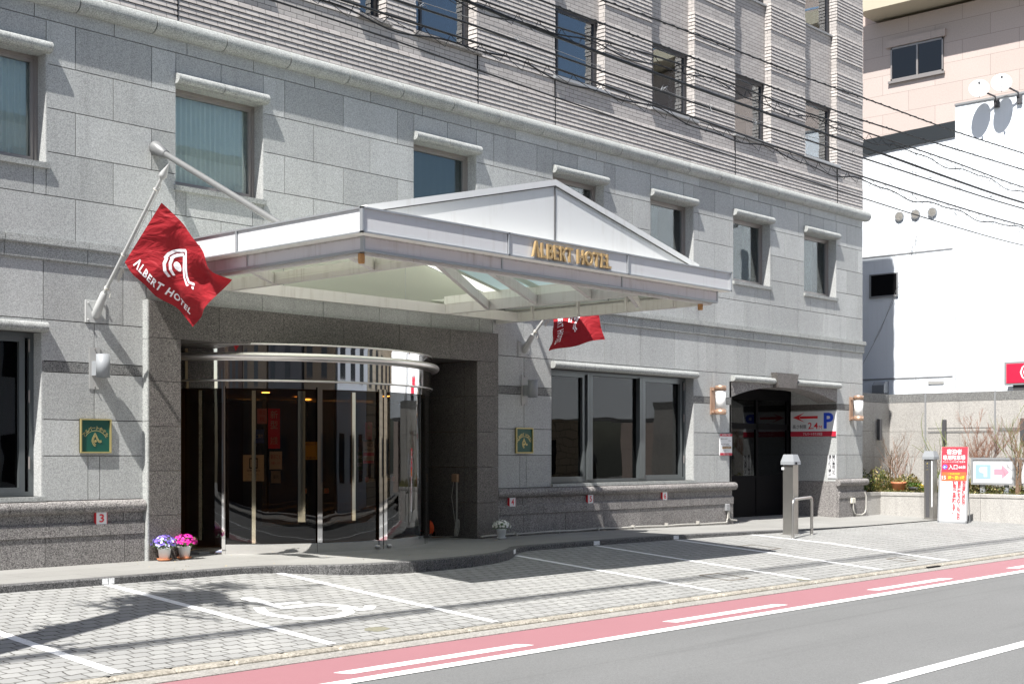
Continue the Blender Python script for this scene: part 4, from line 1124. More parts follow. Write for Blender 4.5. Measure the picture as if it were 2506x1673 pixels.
m=MB(); m.prism([(11.2,.30,.002),(11.95,.45,.002),(12.0,.62,.002),(11.15,.5,.002)],(0,0,.035)); ep(m,'board',M['granite_pave'])

# ------------------------------------------------------------------ potted flowers
def flowerpot(x,y,label,petal,petal2,s=1.,saucer=True,seed=0,pot='potwhite'):
    rr=random.Random(seed); e=empty('flower_pot',(x,y,z_pave(x,y)),label=label,cat='flower pot',group='potted flowers at the entrance')
    m=MB(); m.lathe([(0,.02),(.062*s,.02),(.082*s,.15*s),(.088*s,.155*s),(.088*s,.17*s),(.078*s,.17*s),(.074*s,.14*s),(0,.14*s)],(0,0,0),24); m.build('pot',M[pot],e)
    if saucer: m=MB(); m.lathe([(0,.004),(.075*s,.004),(.098*s,.035),(.09*s,.035),(.07*s,.012),(0,.012)],(0,0,0),24); m.build('saucer',M['terracotta'],e)
    else: m=MB(); m.lathe([(0,.004),(.068*s,.004),(.085*s,.03),(.078*s,.03),(0,.012)],(0,0,0),24); m.build('saucer',M[pot],e)
    m=MB()
    for k in range(170):
        a=rr.uniform(0,2*pi); r=.15*s*math.sqrt(rr.random()); z=.17*s+rr.uniform(-.01,.11)*s
        c=Vector((r*cos(a),r*sin(a),z)); t=Vector((cos(a),sin(a),rr.uniform(-.3,.6))).normalized(); q=t.cross(Vector((0,0,1))).normalized(); l=.035*s; w=.017*s
        m.add([c,c+t*l*.5+q*w,c+t*l,c+t*l*.5-q*w],[(0,1,2,3)])
    m.build('foliage',M['leaf'],e)
    m=MB(); n=120
    for k in range(n):
        # blossoms over a dome
        a=rr.uniform(0,2*pi); ph=math.acos(rr.uniform(.05,1)); R=.145*s*(1+rr.uniform(-.08,.08))
        nrm=Vector((sin(ph)*cos(a),sin(ph)*sin(a),cos(ph)))
        c=Vector((nrm.x*R*1.08,nrm.y*R*1.08,.20*s+nrm.z*R*.85))
        u=nrm.cross(Vector((.3,.2,.9))).normalized(); w=nrm.cross(u)
        m.cur=0 if rr.random()<.72 else 1
        for j in range(5):
            an=2*pi*j/5; d1=u*cos(an)+w*sin(an); d2=u*cos(an+.55)+w*sin(an+.55); d0=u*cos(an-.55)+w*sin(an-.55); q=.021*s
            m.add([c,c+d0*q*.75+nrm*.004,c+d1*q+nrm*.006,c+d2*q*.75+nrm*.004],[(0,1,2,3)])
    m.build('blossom',[M[petal],M[petal2]],e)
flowerpot(10.25,-.27,'potted violet and lilac flowers in a white pot by the entrance pillar','violet','palelilac',1.05,True,3)
flowerpot(10.60,-.22,'potted magenta flowers in a white pot beside the violet ones','magenta','magenta',1.05,True,4)
flowerpot(16.78,-.42,'potted white flowers in a white pot right of the curved door','whitepetal','whitepetal',.98,False,5)

# ------------------------------------------------------------------ steel posts, hoop, stand
def intercom(cx,cy,wx,wy,h,label,front=False):
    z=z_park(cx,cy); e=empty('ticket_post',(cx,cy,z),label=label,cat='ticket post',group='stainless ticket posts at the car park entrance')
    m=MB(); m.bbox(0,wx,0,wy,.0,h-.2,.006); m.build('column',M['steel'],e)
    m=MB(); m.bbox(-.05,wx+.05,-.02,wy+.03,0,.02,.006); m.build('base_plate',M['steel'],e)
    m=MB(); o=.03
    m.add([(-o,-o,h-.2),(wx+o,-o,h-.2),(wx+o,wy+o,h-.2),(-o,wy+o,h-.2),(-o,-o,h-.14),(wx+o,-o,h-.14),(wx+o,wy+o,h-.14),(-o,wy+o,h-.14),(.01,.01,h+.0),(wx-.01,.01,h),(wx-.01,wy-.01,h),(.01,wy-.01,h)],
          [(3,2,1,0),(0,1,5,4),(1,2,6,5),(2,3,7,6),(3,0,4,7),(4,5,9,8),(5,6,10,9),(6,7,11,10),(7,4,8,11),(8,9,10,11)])
    m.build('cap',M['alu'],e)
    if front:
        m=MB(); m.box(-.004,0,.10,.20,.05,h-.23); m.build('front_panel',M['darkgrey'],e)
        m=MB(); m.tube([(-.012,.15,h-.30),(0,.15,h-.30)],.022,12); m.tube([(-.01,.15,h-.37),(0,.15,h-.37)],.01,10); m.box(-.008,-.004,.12,.18,h-.45,h-.44); m.build('button',M['brass'],e)
        m=MB(); m.box(-.006,-.001,.02,.05,.3,h-.23); m.build('light_strip',M['signwhite'],e)
    else:
        m=MB(); m.box(.03,.09,-.036,-.03,h-.19,h-.15); m.build('camera_eye',M['black'],e)
        m=MB(); m.box(-.012,.0,wy-.03,wy+.02,h-.3,h-.25); m.build('tag',M['signwhite'],e)
    return e
intercom(23.0,-2.38,.20,.23,1.57,'square stainless ticket post standing in front of the parking arch')
intercom(30.58,-1.71,.22,.24,1.64,'stainless ticket post with slot front beside the red standing sign',True)
def hoop(p0,p1,h,label):
    e=empty('guard_hoop',(*p0,z_park(*p0)),label=label,cat='guard rail'); a=Vector((0,0,0)); b=Vector((p1[0]-p0[0],p1[1]-p0[1],z_park(*p1)-z_park(*p0))); d=(b-a).normalized(); r=.10
    pts=[a,a+Vector((0,0,h-r))]+[a+d*(r-r*cos(t))+Vector((0,0,h-r+r*sin(t))) for t in (pi/8,pi/4,3*pi/8,pi/2)]+[b-d*(r-r*cos(t))+Vector((0,0,h-r+r*sin(t))) for t in (pi/2,3*pi/8,pi/4,pi/8)]+[b+Vector((0,0,h-r)),b]
    m=MB(); m.tube(pts,.03,12); m.build('rail',M['steel'],e)
    m=MB(); m.lathe([(.045,0),(.045,.01),(.03,.012)],(0,0,0),14); m.lathe([(.045,0),(.045,.01),(.03,.012)],tuple(b),14); m.build('foot_ring',M['steel'],e)
hoop((22.28,-2.80),(23.50,-2.50),.74,'bent steel guard hoop in front of the ticket post')
hoop((30.35,-2.05),(30.95,-1.98),.80,'rust stained steel guard hoop between the ticket post and the red sign')
# A-frame style sign leaning back to +x
sx,sy=29.75,-2.20; sz=z_park(29.8,-2.5)
e=empty('standing_sign',(sx,sy,sz),label='leaning red and white standing sign in front of the planter',cat='standing sign')
nrm=Vector((-1,-.25,0)).normalized(); rt=Vector((.25,-1,0)).normalized(); up=(Vector((0,0,1))-nrm*.17).normalized(); W=.66
def sp(u,v,o=0.): return rt*u*W+up*v+nrm*o
def sq(mb,u0,u1,v0,v1,o,t=.01): mb.prism([sp(u0,v0,o),sp(u1,v0,o),sp(u1,v1,o),sp(u0,v1,o)],-nrm*t)
m=MB(); sq(m,0,.06,0,1.12,.03,.05); sq(m,.94,1.,0,1.12,.03,.05); sq(m,0,1,0,.05,.03,.05); m.prism([sp(.0,1.1),sp(1,1.1),sp(1,1.13),sp(0,1.13)],Vector((.0,0,0))-nrm*.02)
for u in (.02,.98): m.tube([sp(u,1.05,-.03),Vector(sp(u,0,0))-nrm*.42],.012,6)
m.build('stand_frame',M['midgrey'],e)
m=MB(); sq(m,.06,.97,.05,1.78,.012,.012); m.build('board',M['signwhite'],e)
m=MB(); sq(m,.07,.96,1.12,1.78,.018,.004); sq(m,.07,.96,1.0,1.12,.018,.004); m.build('red_panel',M['brightred'],e)
m=MB(); sq(m,.10,.93,.985,1.19,.022,.003); m.build('orange_panel',M['orange'],e)
def st(mb,t,u,v,w,h,bold=0.): place(mb,text_mesh(t,1.,0,bold),sp(u,v,.0255),rt,up,(w,h))
m=MB(); st(m,'宿泊者',.5,1.67,.34,.13,.02); st(m,'専用駐車場',.5,1.53,.50,.12,.02); st(m,'アルバートホテル地下駐車場',.5,1.43,.50,.045); st(m,'入口',.47,1.31,.20,.12,.01); st(m,'66台',.78,1.31,.16,.08,.02); st(m,'15',.17,1.06,.09,.09,.02); m.build('white_lettering',M['signwhite'],e)
m=MB(); st(m,'ご利用時間',.5,1.15,.26,.04); st(m,'時〜翌11時',.60,1.06,.36,.09,.01); m.build('yellow_lettering',M['yellow'],e)
m=MB(); v,f=disc(0,0,.055,20); place(m,(v,f),sp(.2,1.31,.0235),rt,up); m.build('blue_disc',M['blue'],e)
m=MB(); place(m,text_mesh('←',1.,0,.03),sp(.2,1.31,.0255),rt,up,(.08,.06)); m.build('arrow',M['signwhite'],e)
m=MB()
for t,u in (('宿泊者様以外の方、',.86),('事前連絡をされていない方の',.70),('駐車はご遠慮願います。',.54)):
    for i,ch in enumerate(t): place(m,text_mesh(ch,.085,0,.03),sp(u,.93-i*.068,.0255),rt,up)
m.build('red_lettering',M['red'],e)
m=MB()
for t,u in (('その他の駐車場はフロントまで',.36),('お問い合わせください',.24)):
    for i,ch in enumerate(t): place(m,text_mesh(ch,.055,0,.01),sp(u,.90-i*.06,.0255),rt,up)
m.build('blue_lettering',M['palebright'],e)

# ------------------------------------------------------------------ planter, fence, lightboxes
e=empty('planter',(31.2,0,0),label='low granite planter wall in front of the neighbouring plot',cat='planter')
m=MB()
ys=[0.06,-1.28,-2.6,-3.9,-5.2,-6.5,-8.0]
for a,b in zip(ys,ys[1:]): m.box(31.2,31.4,b+.004,a-.004,-.5,.40)
m.box(30.42,31.196,-.02,.06,-.3,.40)
ep(m,'front_panel',M['fence_stone'])
m=MB()
for a,b in zip(ys,ys[1:]): m.bbox(31.185,31.43,b+.003,a-.003,.402,.485,.008)
m.box(30.40,31.18,-.035,.1,.402,.485)
ep(m,'coping',M['fence_stone'])
m=MB(); m.box(31.4,33.5,-8,.9,.0,.44); m.box(30.32,31.4,.08,.9,.0,.44); ep(m,'soil_bed',M['soil'])
e=empty('boundary_wall',(33.5,0,0),label='tall pale granite boundary wall behind the planter',cat='wall')
m=MB(); XW=33.5
for z0,z1 in ((.4,1.36),(1.36,2.03),(2.03,2.80)):
    ys=[.9,-.12,-1.05,-1.98,-2.9,-3.8,-4.8,-6,-8.2]
    for a,b in zip(ys,ys[1:]): m.box(XW,XW+.2,b+.003,a-.003,z0+.003,z1-.003)
    m.box(30.35,XW-.002,.902,1.1,z0+.003,z1-.003)
ep(m,'wall_panel',M['fence_stone'])
m=MB(); m.box(XW-.004,XW+.2,-8.2,.898,2.803,3.03); m.box(30.35,XW,.898,1.1,2.803,3.03); ep(m,'coping',M['granite_band'])
m=MB(); m.box(XW-.02,XW+.01,-.15,-.11,.44,3.04); m.box(XW-.02,XW+.01,-2.02,-1.98,.44,3.04); ep(m,'downpipe',M['midgrey'])
m=MB(); m.box(XW-.006,XW,-1.95,-.2,1.98,2.02); m.box(XW-.006,XW,-1.95,-.2,2.10,2.12); m.box(XW-.006,XW,-4.,-2.1,2.0,2.10); ep(m,'trim_band',M['granite_band'])
def barlight(x,y,z,facex,label):
    e=empty('bar_light',(x,y,z),label=label,cat='wall light',group='slim dark bar lights on the boundary wall')
    m=MB(); m.bbox(-.10,-.02,-.05,.05,0,.55,.008) if facex else m.bbox(-.05,.05,-.12,-.02,0,.56,.008); m.build('housing',M['darkgrey'],e)
    m=MB(); (m.box(-.02,0,-.03,.03,.05,.5) if facex else m.box(-.03,.03,-.02,0,.05,.5)); m.build('bracket',M['midgrey'],e)
barlight(33.5,-.67,1.78,True,'dark bar light on the boundary wall behind the ticket post')
barlight(33.5,-2.72,1.78,True,'dark bar light on the boundary wall at the right edge of the picture')
barlight(32.82,.9,1.80,False,'dark bar light on the boundary wall near the hotel corner')
def lightbox(y0,y1,label,pm):
    e=empty('lightbox_sign',(31.6,(y0+y1)/2,.44),label=label,cat='lightbox sign',group='framed lightbox signs in the planter'); h=(y0-y1)/2
    m=MB()
    m.box(-.06,.08,-h,h,.26,.31); m.box(-.06,.08,-h,h,.86,.91); m.box(-.06,.08,-h,-h+.05,.31,.86); m.box(-.06,.08,h-.05,h,.31,.86); m.build('frame',M['midgrey'],e)
    m=MB(); m.box(-.035,.05,-h+.05,h-.05,.31,.86); m.build('panel',M['signwhite'],e)
    for y_ in (h-.32,-h+.16): m=MB(); m.box(-.02,.04,y_,y_+.11,0,.26); m.build('leg',M['alu'],e)
    if pm:
        m=MB(); m.box(-.038,-.0355,.05,.43,.40,.74); m.build('blue_square',M['palebright'],e)
        m=MB(); vf=text_mesh('P',1.,0,.06); vf=([Vector((-v.x,v.y,v.z)) for v in vf[0]],[tuple(reversed(f)) for f in vf[1]])
        place(m,vf,(-.041,.24,.57),(0,-1,0),(0,0,1),(.20,.24)); m.build('letter_p',M['signwhite'],e)
        m=MB(); m.poly([(-.038,-.40,.57),(-.038,-.22,.74),(-.038,-.22,.64),(-.038,-.03,.64),(-.038,-.03,.50),(-.038,-.22,.50),(-.038,-.22,.40)]); m.build('arrow',M['palepink'],e)
lightbox(-2.22,-3.28,'white lightbox sign with a mirrored faded P and pink arrow in the planter',True)
lightbox(-3.36,-4.4,'blank white lightbox sign cut off by the right edge of the picture',False)

# plants
def tufts(m,n,x0,x1,y0,y1,z0,h,rr,l=.05,w=.018,dens=None,cur=None):
    for k in range(n):
        x=rr.uniform(x0,x1); y=rr.uniform(y0,y1); z=z0+rr.random()*h*(dens(x,y) if dens else 1)
        a=rr.uniform(0,2*pi); t=Vector((cos(a),sin(a),rr.uniform(-.2,1))).normalized(); q=t.cross(Vector((rr.random(),rr.random(),1))).normalized()
        c=Vector((x,y,z)); L_=l*rr.uniform(.6,1.3)
        if cur: m.cur=rr.choices(range(len(cur)),cur)[0]
        m.add([c,c+t*L_*.5+q*w,c+t*L_,c+t*L_*.5-q*w],[(0,1,2,3)])
rr=random.Random(11); m=MB()
tufts(m,9000,31.40,33.3,-8,.8,.44,.16,rr,.06,.02,lambda x,y:.5+.8*abs(sin(y*1.7+x)),[5,3,2])
tufts(m,1500,31.22,31.5,-8,.0,.47,.05,rr,.05,.015,None,[5,3,1])
tufts(m,700,30.4,31.4,.1,.85,.44,.2,rr,.06,.02,None,[1,4,1])
tag(m.build('ground_cover',[M['leafolive'],M['leafdark'],M['leafdry']]),'ragged olive and straw ground cover filling the planter','ground cover',kind='stuff')
def bush(x,y,r,h,n,label,mats,wts,seed,group='leafy bushes in the planter'):
    rr=random.Random(seed); e=empty('bush',(x,y,.44),label=label,cat='bush',group=group); m=MB()
    for k in range(n):
        a=rr.uniform(0,2*pi); ph=math.acos(rr.uniform(0,1)); R=rr.uniform(.45,1)**.5*(1+.2*sin(3*a+seed))
        c=Vector((r*R*sin(ph)*cos(a),r*R*sin(ph)*sin(a),h*R*cos(ph)))
        t=(c.normalized()+Vector((rr.uniform(-.6,.6),rr.uniform(-.6,.6),rr.uniform(-.2,.8)))).normalized(); q=t.cross(Vector((.1,.3,1))).normalized(); L_=.06*rr.uniform(.6,1.2); w=.02
        m.cur=rr.choices(range(len(mats)),wts)[0]
        m.add([c,c+t*L_*.5+q*w,c+t*L_,c+t*L_*.5-q*w],[(0,1,2,3)])
    m.build('foliage',[M[k] for k in mats],e)
    m=MB()
    for k in range(7): a=k*.9; m.tube([(0,0,-.05),(r*.5*cos(a),r*.5*sin(a),h*.6)],.008,5)
    m.build('stem',M['twig'],e)
bush(31.9,.35,.38,.55,1500,'olive leafy bush near the hotel corner',['leafolive','leafdark','leafdry'],[5,2,2],1)
bush(32.3,-.25,.45,.42,1500,'low yellowish bush left of the terracotta pot',['leafolive','leafdry','leafdark'],[4,4,1],2)
bush(30.95,.45,.35,.55,900,'dark green bush in the shade behind the hotel corner',['leafdark','leafolive'],[6,1],3)
bush(32.2,-2.1,.4,.4,1200,'dull olive bush behind the red standing sign',['leafolive','leafdry','leafdark'],[4,3,2],5)
def bare(x,y,h,n,spread,label,mat,seed,lv=3,r0=.012,group='bare shrubs in the planter',tip=.35,kids=4,z=.44):
    rr=random.Random(seed); e=empty('bare_shrub',(x,y,z),label=label,cat='shrub',group=group); m=MB()
    def br(p,d,l,r,lev):
        q=p; pts=[p]; rs=[r]; dd=d.copy(); S=5
        for i in range(S):
            dd=(dd+Vector((rr.uniform(-.2,.2),rr.uniform(-.2,.2),rr.uniform(-.06,.12)))).normalized(); q=q+dd*l/S; pts.append(q); rs.append(r*(1-(i+1)/S*(1-tip)))
            if lev>0 and i>0:
                for _ in range(rr.randint(0,kids-1) if i<S-1 else kids//2):
                    nd=(dd+Vector((rr.uniform(-1,1),rr.uniform(-1,1),rr.uniform(-.1,.7)))*.75).normalized(); br(q,nd,l*rr.uniform(.3,.5),r*.5,lev-1)
        m.tube(pts,r,4,False,rs)
    for k in range(n):
        a=rr.uniform(0,2*pi); s=rr.uniform(.1,1)*spread
        br(Vector((rr.uniform(-.05,.05),rr.uniform(-.05,.05),0)),Vector((s*cos(a),s*sin(a),1)).normalized(),h*rr.uniform(.6,1),r0,lv)
    m.build('branches',M[mat],e)
bare(32.6,.35,1.1,6,.35,'bare brown shrub against the shaded corner of the boundary wall','twig',21,2,.014)
bare(32.3,-.05,1.1,9,.6,'spiky bare reddish shrub leaning over the terracotta pot','twigred',22,1,.009,kids=3)
bare(32.3,-1.15,1.55,5,.16,'tall green stemmed rose tied up behind the ticket post','stemgreen',23,1,.02,kids=3)
bare(32.4,-.95,1.2,3,.3,'thin bare rose stems left of the tall green rose','twig',27,2,.010,kids=3)
bare(32.8,-1.95,1.45,9,.35,'dense bushy bare twiggy shrub behind the red sign','twigred',24,3,.012,kids=5)
bare(32.6,-3.0,1.75,6,.28,'tall bare rose behind the lightbox sign','stemgreen',25,2,.016,kids=3)
bare(31.35,-3.42,1.8,5,.22,'bare brown stems rising between the two lightbox signs','twig',26,2,.018,kids=3)
def pot(x,y,r,h,mat,label,plant):
    r*=1.25; h*=1.25; e=empty('planter_pot',(x,y,.46),label=label,cat='plant pot')
    m=MB(); m.lathe([(0,0),(r*.72,0),(r*.95,h*.8),(r*1.08,h*.82),(r*1.1,h),(r*.98,h),(r*.9,h*.85),(0,h*.85)],(0,0,0),24); m.build('pot',M[mat],e)
    rr=random.Random(int(r*1000)); m=MB(); tufts(m,160,-r,r,-r,r,h*.85,.12,rr,.06,.016); m.build('foliage',M[plant],e)
pot(31.62,-.30,.14,.22,'terracotta','round terracotta pot standing in the planter','leafolive')
pot(31.62,-.74,.13,.12,'darkgrey','shallow dark bowl planted with yellow flowers','leaf')
m=MB(); rr=random.Random(5)
e=empty('flower_clump',(31.6,-.95,.5),label='small clump of yellow and white flowers beside the dark bowl',cat='flowers')
tufts(m,60,-.1,.1,-.12,.12,.05,.15,rr,.04,.02,None,[3,2]); m.build('blossom',[M['yellowpetal'],M['whitepetal']],e)
m=MB(); tufts(m,80,-.12,.12,-.12,.12,.0,.1,rr,.05,.015); m.build('foliage',M['leaf'],e)

# ------------------------------------------------------------------ white building and its fittings
XB=35.
e=empty('white_building',(XB,0,0),label='plain white rendered building behind the boundary wall',cat='building')
m=MB(); m.box(XB,XB+4,-14,-.27,2.6,10.85); m.box(XB,XB+4,-.27,9,2.6,10.02)
ep(m,'wall',M['whitewall'])
m=MB(); m.box(XB-.03,XB+4,-14,-.26,10.85,10.9); ep(m,'parapet_cap',M['midgrey'])
m=MB(); m.prism([(XB-.05,-.275,10.02),(XB-.05,9,9.65),(XB-.05,9,10.1),(XB-.05,-.275,10.44)],(3.8,0,0)); ep(m,'roof',M['blackroof'])
m=MB(); m.box(XB-.012,XB,-.2,9,6.98,7.02); m.box(XB-.012,XB,-.2,9,3.52,3.56); m.box(XB-.01,XB,.85,.87,3.2,9.9); m.box(XB-.01,XB,-.28,-.26,3.2,9.9); ep(m,'wall_seam',M['midgrey'])
m=MB(); frame(m,0,0,0,0,0,0,0) if False else None
m.box(XB-.05,XB,1.38,2.25,5.83,5.88); m.box(XB-.04,XB,1.38,2.25,6.47,6.50); m.box(XB-.04,XB,1.38,1.42,5.88,6.47); m.box(XB-.04,XB,2.2,2.25,5.88,6.47)
wf=ep(m,'window',M['midgrey'])
m=MB(); m.box(XB-.03,XB-.01,1.42,2.2,5.88,6.47); o=m.build('glass',M['black'],wf)
for y in (1.34,.86,.37):
    m=MB(); m.tube([(XB,y,8.05),(XB-.05,y,8.05)],.13,20); v=ep(m,'vent_hood',M['midgrey'])
    m=MB()
    for k in range(5): m.box(XB-.056,XB-.05,y-.09+.012*abs(k-2),y+.09-.012*abs(k-2),7.965+.035*k,7.98+.035*k)
    m.tube([(XB-.051,y,8.05),(XB-.053,y,8.05)],.105,20); m.build('grille',M['gutter'],v)
m=MB(); m.prism([(XB-.3,1.67,3.14),(XB,1.67,3.14),(XB,1.67,3.46),(XB-.2,1.67,3.46),(XB-.3,1.67,3.36)],(0,.36,0)); ep(m,'duct_cover',M['alu'])
m=MB(); m.box(XB-.02,XB,.05,.5,3.34,3.43); ep(m,'name_strip',M['acrylic'])
m=MB(); m.tube([(XB-.05,-.25,9.9),(XB-.05,1.9,4.9),(XB-.05,2.8,3.4)],.006,4); m.tube([(XB-.05,.95,9.7),(XB-.08,.95,6.7),(XB-.05,2.1,4.6)],.005,4); ep(m,'loose_cable',M['thinwire'])
e=empty('red_sign',(34.5,-2.6,3.1),label='bright red framed sign with white swirl at the right edge of the picture',cat='sign')
m=MB(); m.box(34.45,34.62,-3.6,-1.84,3.22,3.82); ep(m,'frame',M['midgrey'])
m=MB(); m.box(34.44,34.449,-3.56,-1.90,3.27,3.77); ep(m,'face',M['redneon'])
m=MB()
vf=merge(stroke([(.0,.2),(-.08,.12),(-.12,.0),(-.08,-.12),(.0,-.2)],[.02,.04,.05,.04,.02]),stroke([(.08,.2),(.0,.12),(-.04,.0),(0,-.12),(.08,-.2)],[.02,.03,.04,.03,.02])); place(m,vf,(34.435,-2.4,3.54),(0,-1,0),(0,0,1)); ep(m,'swirl',M['signwhite'])
m=MB(); m.box(34.5,34.6,-3.0,-2.05,3.0,3.22); ep(m,'support',M['darkgrey'])
def dish(y,z,label,yb):
    e=empty('satellite_dish',(XB-.02,yb,10.75),label=label,cat='satellite dish',group='white satellite dishes on the parapet')
    cc=Vector((-.42,y-yb,z-10.75)); n=Vector((-.80,-.36,.42)).normalized(); u=n.cross(Vector((0,0,1))).normalized(); w=u.cross(n)
    m=MB(); vs=[];fs=[];NR=6;NA=28
    for i in range(NR+1):
        r=.255*i/NR
        for k in range(NA): a=2*pi*k/NA; vs.append(cc+u*r*cos(a)+w*r*1.1*sin(a)+n*(.7*r*r))
    for i in range(NR):
        for k in range(NA): l=(k+1)%NA; fs.append((i*NA+k,i*NA+l,(i+1)*NA+l,(i+1)*NA+k))
    m.add(vs,fs,True); m.build('reflector',M['dishwhite'],e)
    m=MB(); m.tube([cc-w*.27,cc-w*.12+n*.38],.012,6); m.tube([cc-w*.13+n*.36,cc-w*.10+n*.42],.03,8); m.build('feed_arm',M['midgrey'],e)
    m=MB(); m.tube([cc-n*.02,Vector((-.12,0,.12)),Vector((-.02,0,-.05))],.025,8); m.bbox(-.06,.02,-.07,.07,-.15,.08,.01); m.build('bracket',M['darkgrey'],e)
dish(-1.12,11.06,'left white satellite dish on the white parapet',-1.43)
dish(-1.72,11.10,'right white satellite dish on the white parapet',-2.04)

# pink building behind
XP=42.
e=empty('pink_building',(XP,0,0),label='tall building clad in pink stone with a cream balcony, behind the white building',cat='building')
m=MB(); m.box(XP,XP+9,-16,12,0,16.0); m.box(XP+.4,XP+9,-16,12,16.0,20); ep(m,'wall',M['pinkstone'])
m=MB(); m.box(XP-.10,XP,3.18,5.28,15.06,15.30); ep(m,'lintel',M['pinkstone'])
m=MB(); y0,y1,z0,z1=3.27,5.12,13.93,15.04
m.box(XP-.05,XP,y0,y1,z0,z0+.06); m.box(XP-.05,XP,y0,y1,z1-.06,z1); m.box(XP-.05,XP,y0,y0+.05,z0,z1); m.box(XP-.05,XP,y1-.05,y1,z0,z1); m.box(XP-.06,XP,4.14,4.20,z0,z1); m.box(XP-.09,XP,3.22,5.2,13.85,13.93)
wf=ep(m,'window',M['bronzeframe']); m=MB(); m.box(XP-.035,XP-.02,y0,y1,z0,z1); o=m.build('glass',M['glass_dark'],wf)
m=MB(); m.box(XP-.018,XP-.002,y0,y1,z0,z1); m.build('blind',M['darkgrey'],wf)
m=MB(); m.box(XP-1.1,XP+.5,-16,5.8,16.12,16.35); m.box(XP-1.1,XP-1.0,-16,5.0,16.35,16.55); m.box(XP-1.1,XP+.5,5.0,5.8,16.35,20); ep(m,'balcony',M['cream'])
m=MB(); m.box(XP-1.09,XP-1.03,-14,5.0,17.2,17.28); m.box(XP-1.09,XP-1.03,-14,5.0,16.62,16.68)
for k in range(90): m.box(XP-1.08,XP-1.05,4.95-.11*k,4.98-.11*k,16.6,17.2)
ep(m,'railing',M['palebright'])

# ------------------------------------------------------------------ overhead cables and poles
YC=-6.3
def cat_pts(P):
    # extend a measured run to both poles
    (x0,z0),(x1,z1)=P[0],P[-1]
    a=(P[1][1]-z0)/(P[1][0]-x0); b=(z1-P[-2][1])/(x1-P[-2][0])
    L_=[( -4., z0+.25)]+[((-4+x0)/2, z0+.05)]+list(P)+[(34., z1+.35)]
    return L_
def smoothpts(P,step=.6):
    out=[]; n=len(P)
    for i in range(n-1):
        p0=P[max(i-1,0)]; p1=P[i]; p2=P[i+1]; p3=P[min(i+2,n-1)]
        k=max(1,int((p2[0]-p1[0])/step))
        for j in range(k):
            t=j/k; m0=(p2[1]-p0[1])/(p2[0]-p0[0]+1e-9)*(p2[0]-p1[0]); m1=(p3[1]-p1[1])/(p3[0]-p1[0]+1e-9)*(p2[0]-p1[0])
            h=(2*t**3-3*t*t+1)*p1[1]+(t**3-2*t*t+t)*m0+(-2*t**3+3*t*t)*p2[1]+(t**3-t*t)*m1
            out.append((p1[0]+(p2[0]-p1[0])*t,h))
    out.append(P[-1]); return out
def cable(P,r,label,y=YC,twist=0,loops=0,mess=False,ties=False,seed=1):
    rr=random.Random(seed); S=smoothpts(cat_pts(P)); e=empty('overhead_cable',(S[0][0],y,S[0][1]),label=label,cat='cable',group='overhead cables crossing the street front')
    def add(m,n,mt): o=m.build(n,M[mt],e); o.location=(-S[0][0],-y,-S[0][1]); return o
    m=MB(); m.tube([(x,y,z) for x,z in S],r,6); add(m,'main_line','cable')
    def zat(x):
        for (a,b),(c,d) in zip(S,S[1:]):
            if a<=x<=c: return b+(d-b)*(x-a)/(c-a)
        return S[-1][1]
    if twist:
        m=MB(); x=S[0][0]; pts=[]
        while x<S[-1][0]: pts.append((x,y+r*1.5*cos(x*twist),zat(x)+r*1.5*sin(x*twist))); x+=.09
        m.tube(pts,r*.55,4); add(m,'wrapped_wire','cable')
    if loops:
        # a second line hung below on wavy lashing
        m=MB(); x=S[0][0]; p1=[]; p2=[]; ph=0
        while x<S[-1][0]:
            g=.05+.035*sin(x*2.3+seed)+.02*sin(x*5.1); p1.append((x,y+.01,zat(x)-g-.03)); x+=.12
        m.tube(p1,r*.8,4)
        x=S[0][0]+.1
        while x<S[-1][0]-.6:
            w=rr.uniform(.32,.5); g=.10+rr.uniform(0,.05)
            m.tube([(x+w*t,y+.01*sin(9*t),zat(x+w*t)-g*(1-(1.-t)**2.2 if t<.8 else (1-(t-.8)/.2)*.95)) for t in (0,.12,.25,.4,.6,.8,.9,1)],.0045,4); x+=w
        add(m,'lashing','cable')
    if ties:
        m=MB(); x=6.
        while x<26:
            x+=rr.uniform(.9,1.5); z=zat(x)
            for k in range(3): m.tube([(x+rr.uniform(-.05,.05),y,z+rr.uniform(0,.05)),(x+rr.uniform(-.06,.06),y-.03,z+rr.uniform(-.06,.09)),(x+.09*k-.05,y,z+.02)],.0035,4)
        add(m,'cable_tie','alu')
        m=MB(); m.tube([(x,y,z+.045+.02*sin(x*.8)) for x,z in S],.004,4); add(m,'messenger_wire','thinwire')
cable([(9.5,6.58),(12.13,6.67),(13.71,6.70),(16.82,6.72),(18.38,6.76),(21.59,6.82),(24.49,6.93)],.010,'topmost thin twisted cable across the brick storeys',twist=22,seed=1)
cable([(9.5,6.41),(11.05,6.40),(13.11,6.40),(17.4,6.41),(18.38,6.42),(24.49,6.63)],.011,'twisted bundle cable second from the top',twist=30,seed=2)
cable([(8.2,6.12),(10.11,6.17),(11.31,6.17),(13.71,6.26),(16.7,6.23),(18.38,6.26),(21.36,6.30),(24.49,6.31)],.011,'black cable with wavy lashing third from the top',loops=1,seed=3)
cable([(8.2,6.14),(9.91,6.12),(11.31,6.08),(13.74,6.05),(17.4,6.04),(18.38,6.04),(24.49,6.04)],.018,'thickest smooth black cable in the middle of the bundle',seed=4,y=YC+.03)
cable([(8.94,5.87),(10.04,5.88),(11.31,5.86),(13.74,5.84),(18.4,5.86),(24.49,5.92)],.012,'black cable with small pale wire ties below the thickest cable',ties=True,seed=5)
cable([(8.25,5.70),(10.07,5.71),(11.31,5.71),(13.74,5.66),(18.35,5.58),(24.49,5.61)],.012,'black cable with hanging loops second from the bottom',loops=1,seed=6)
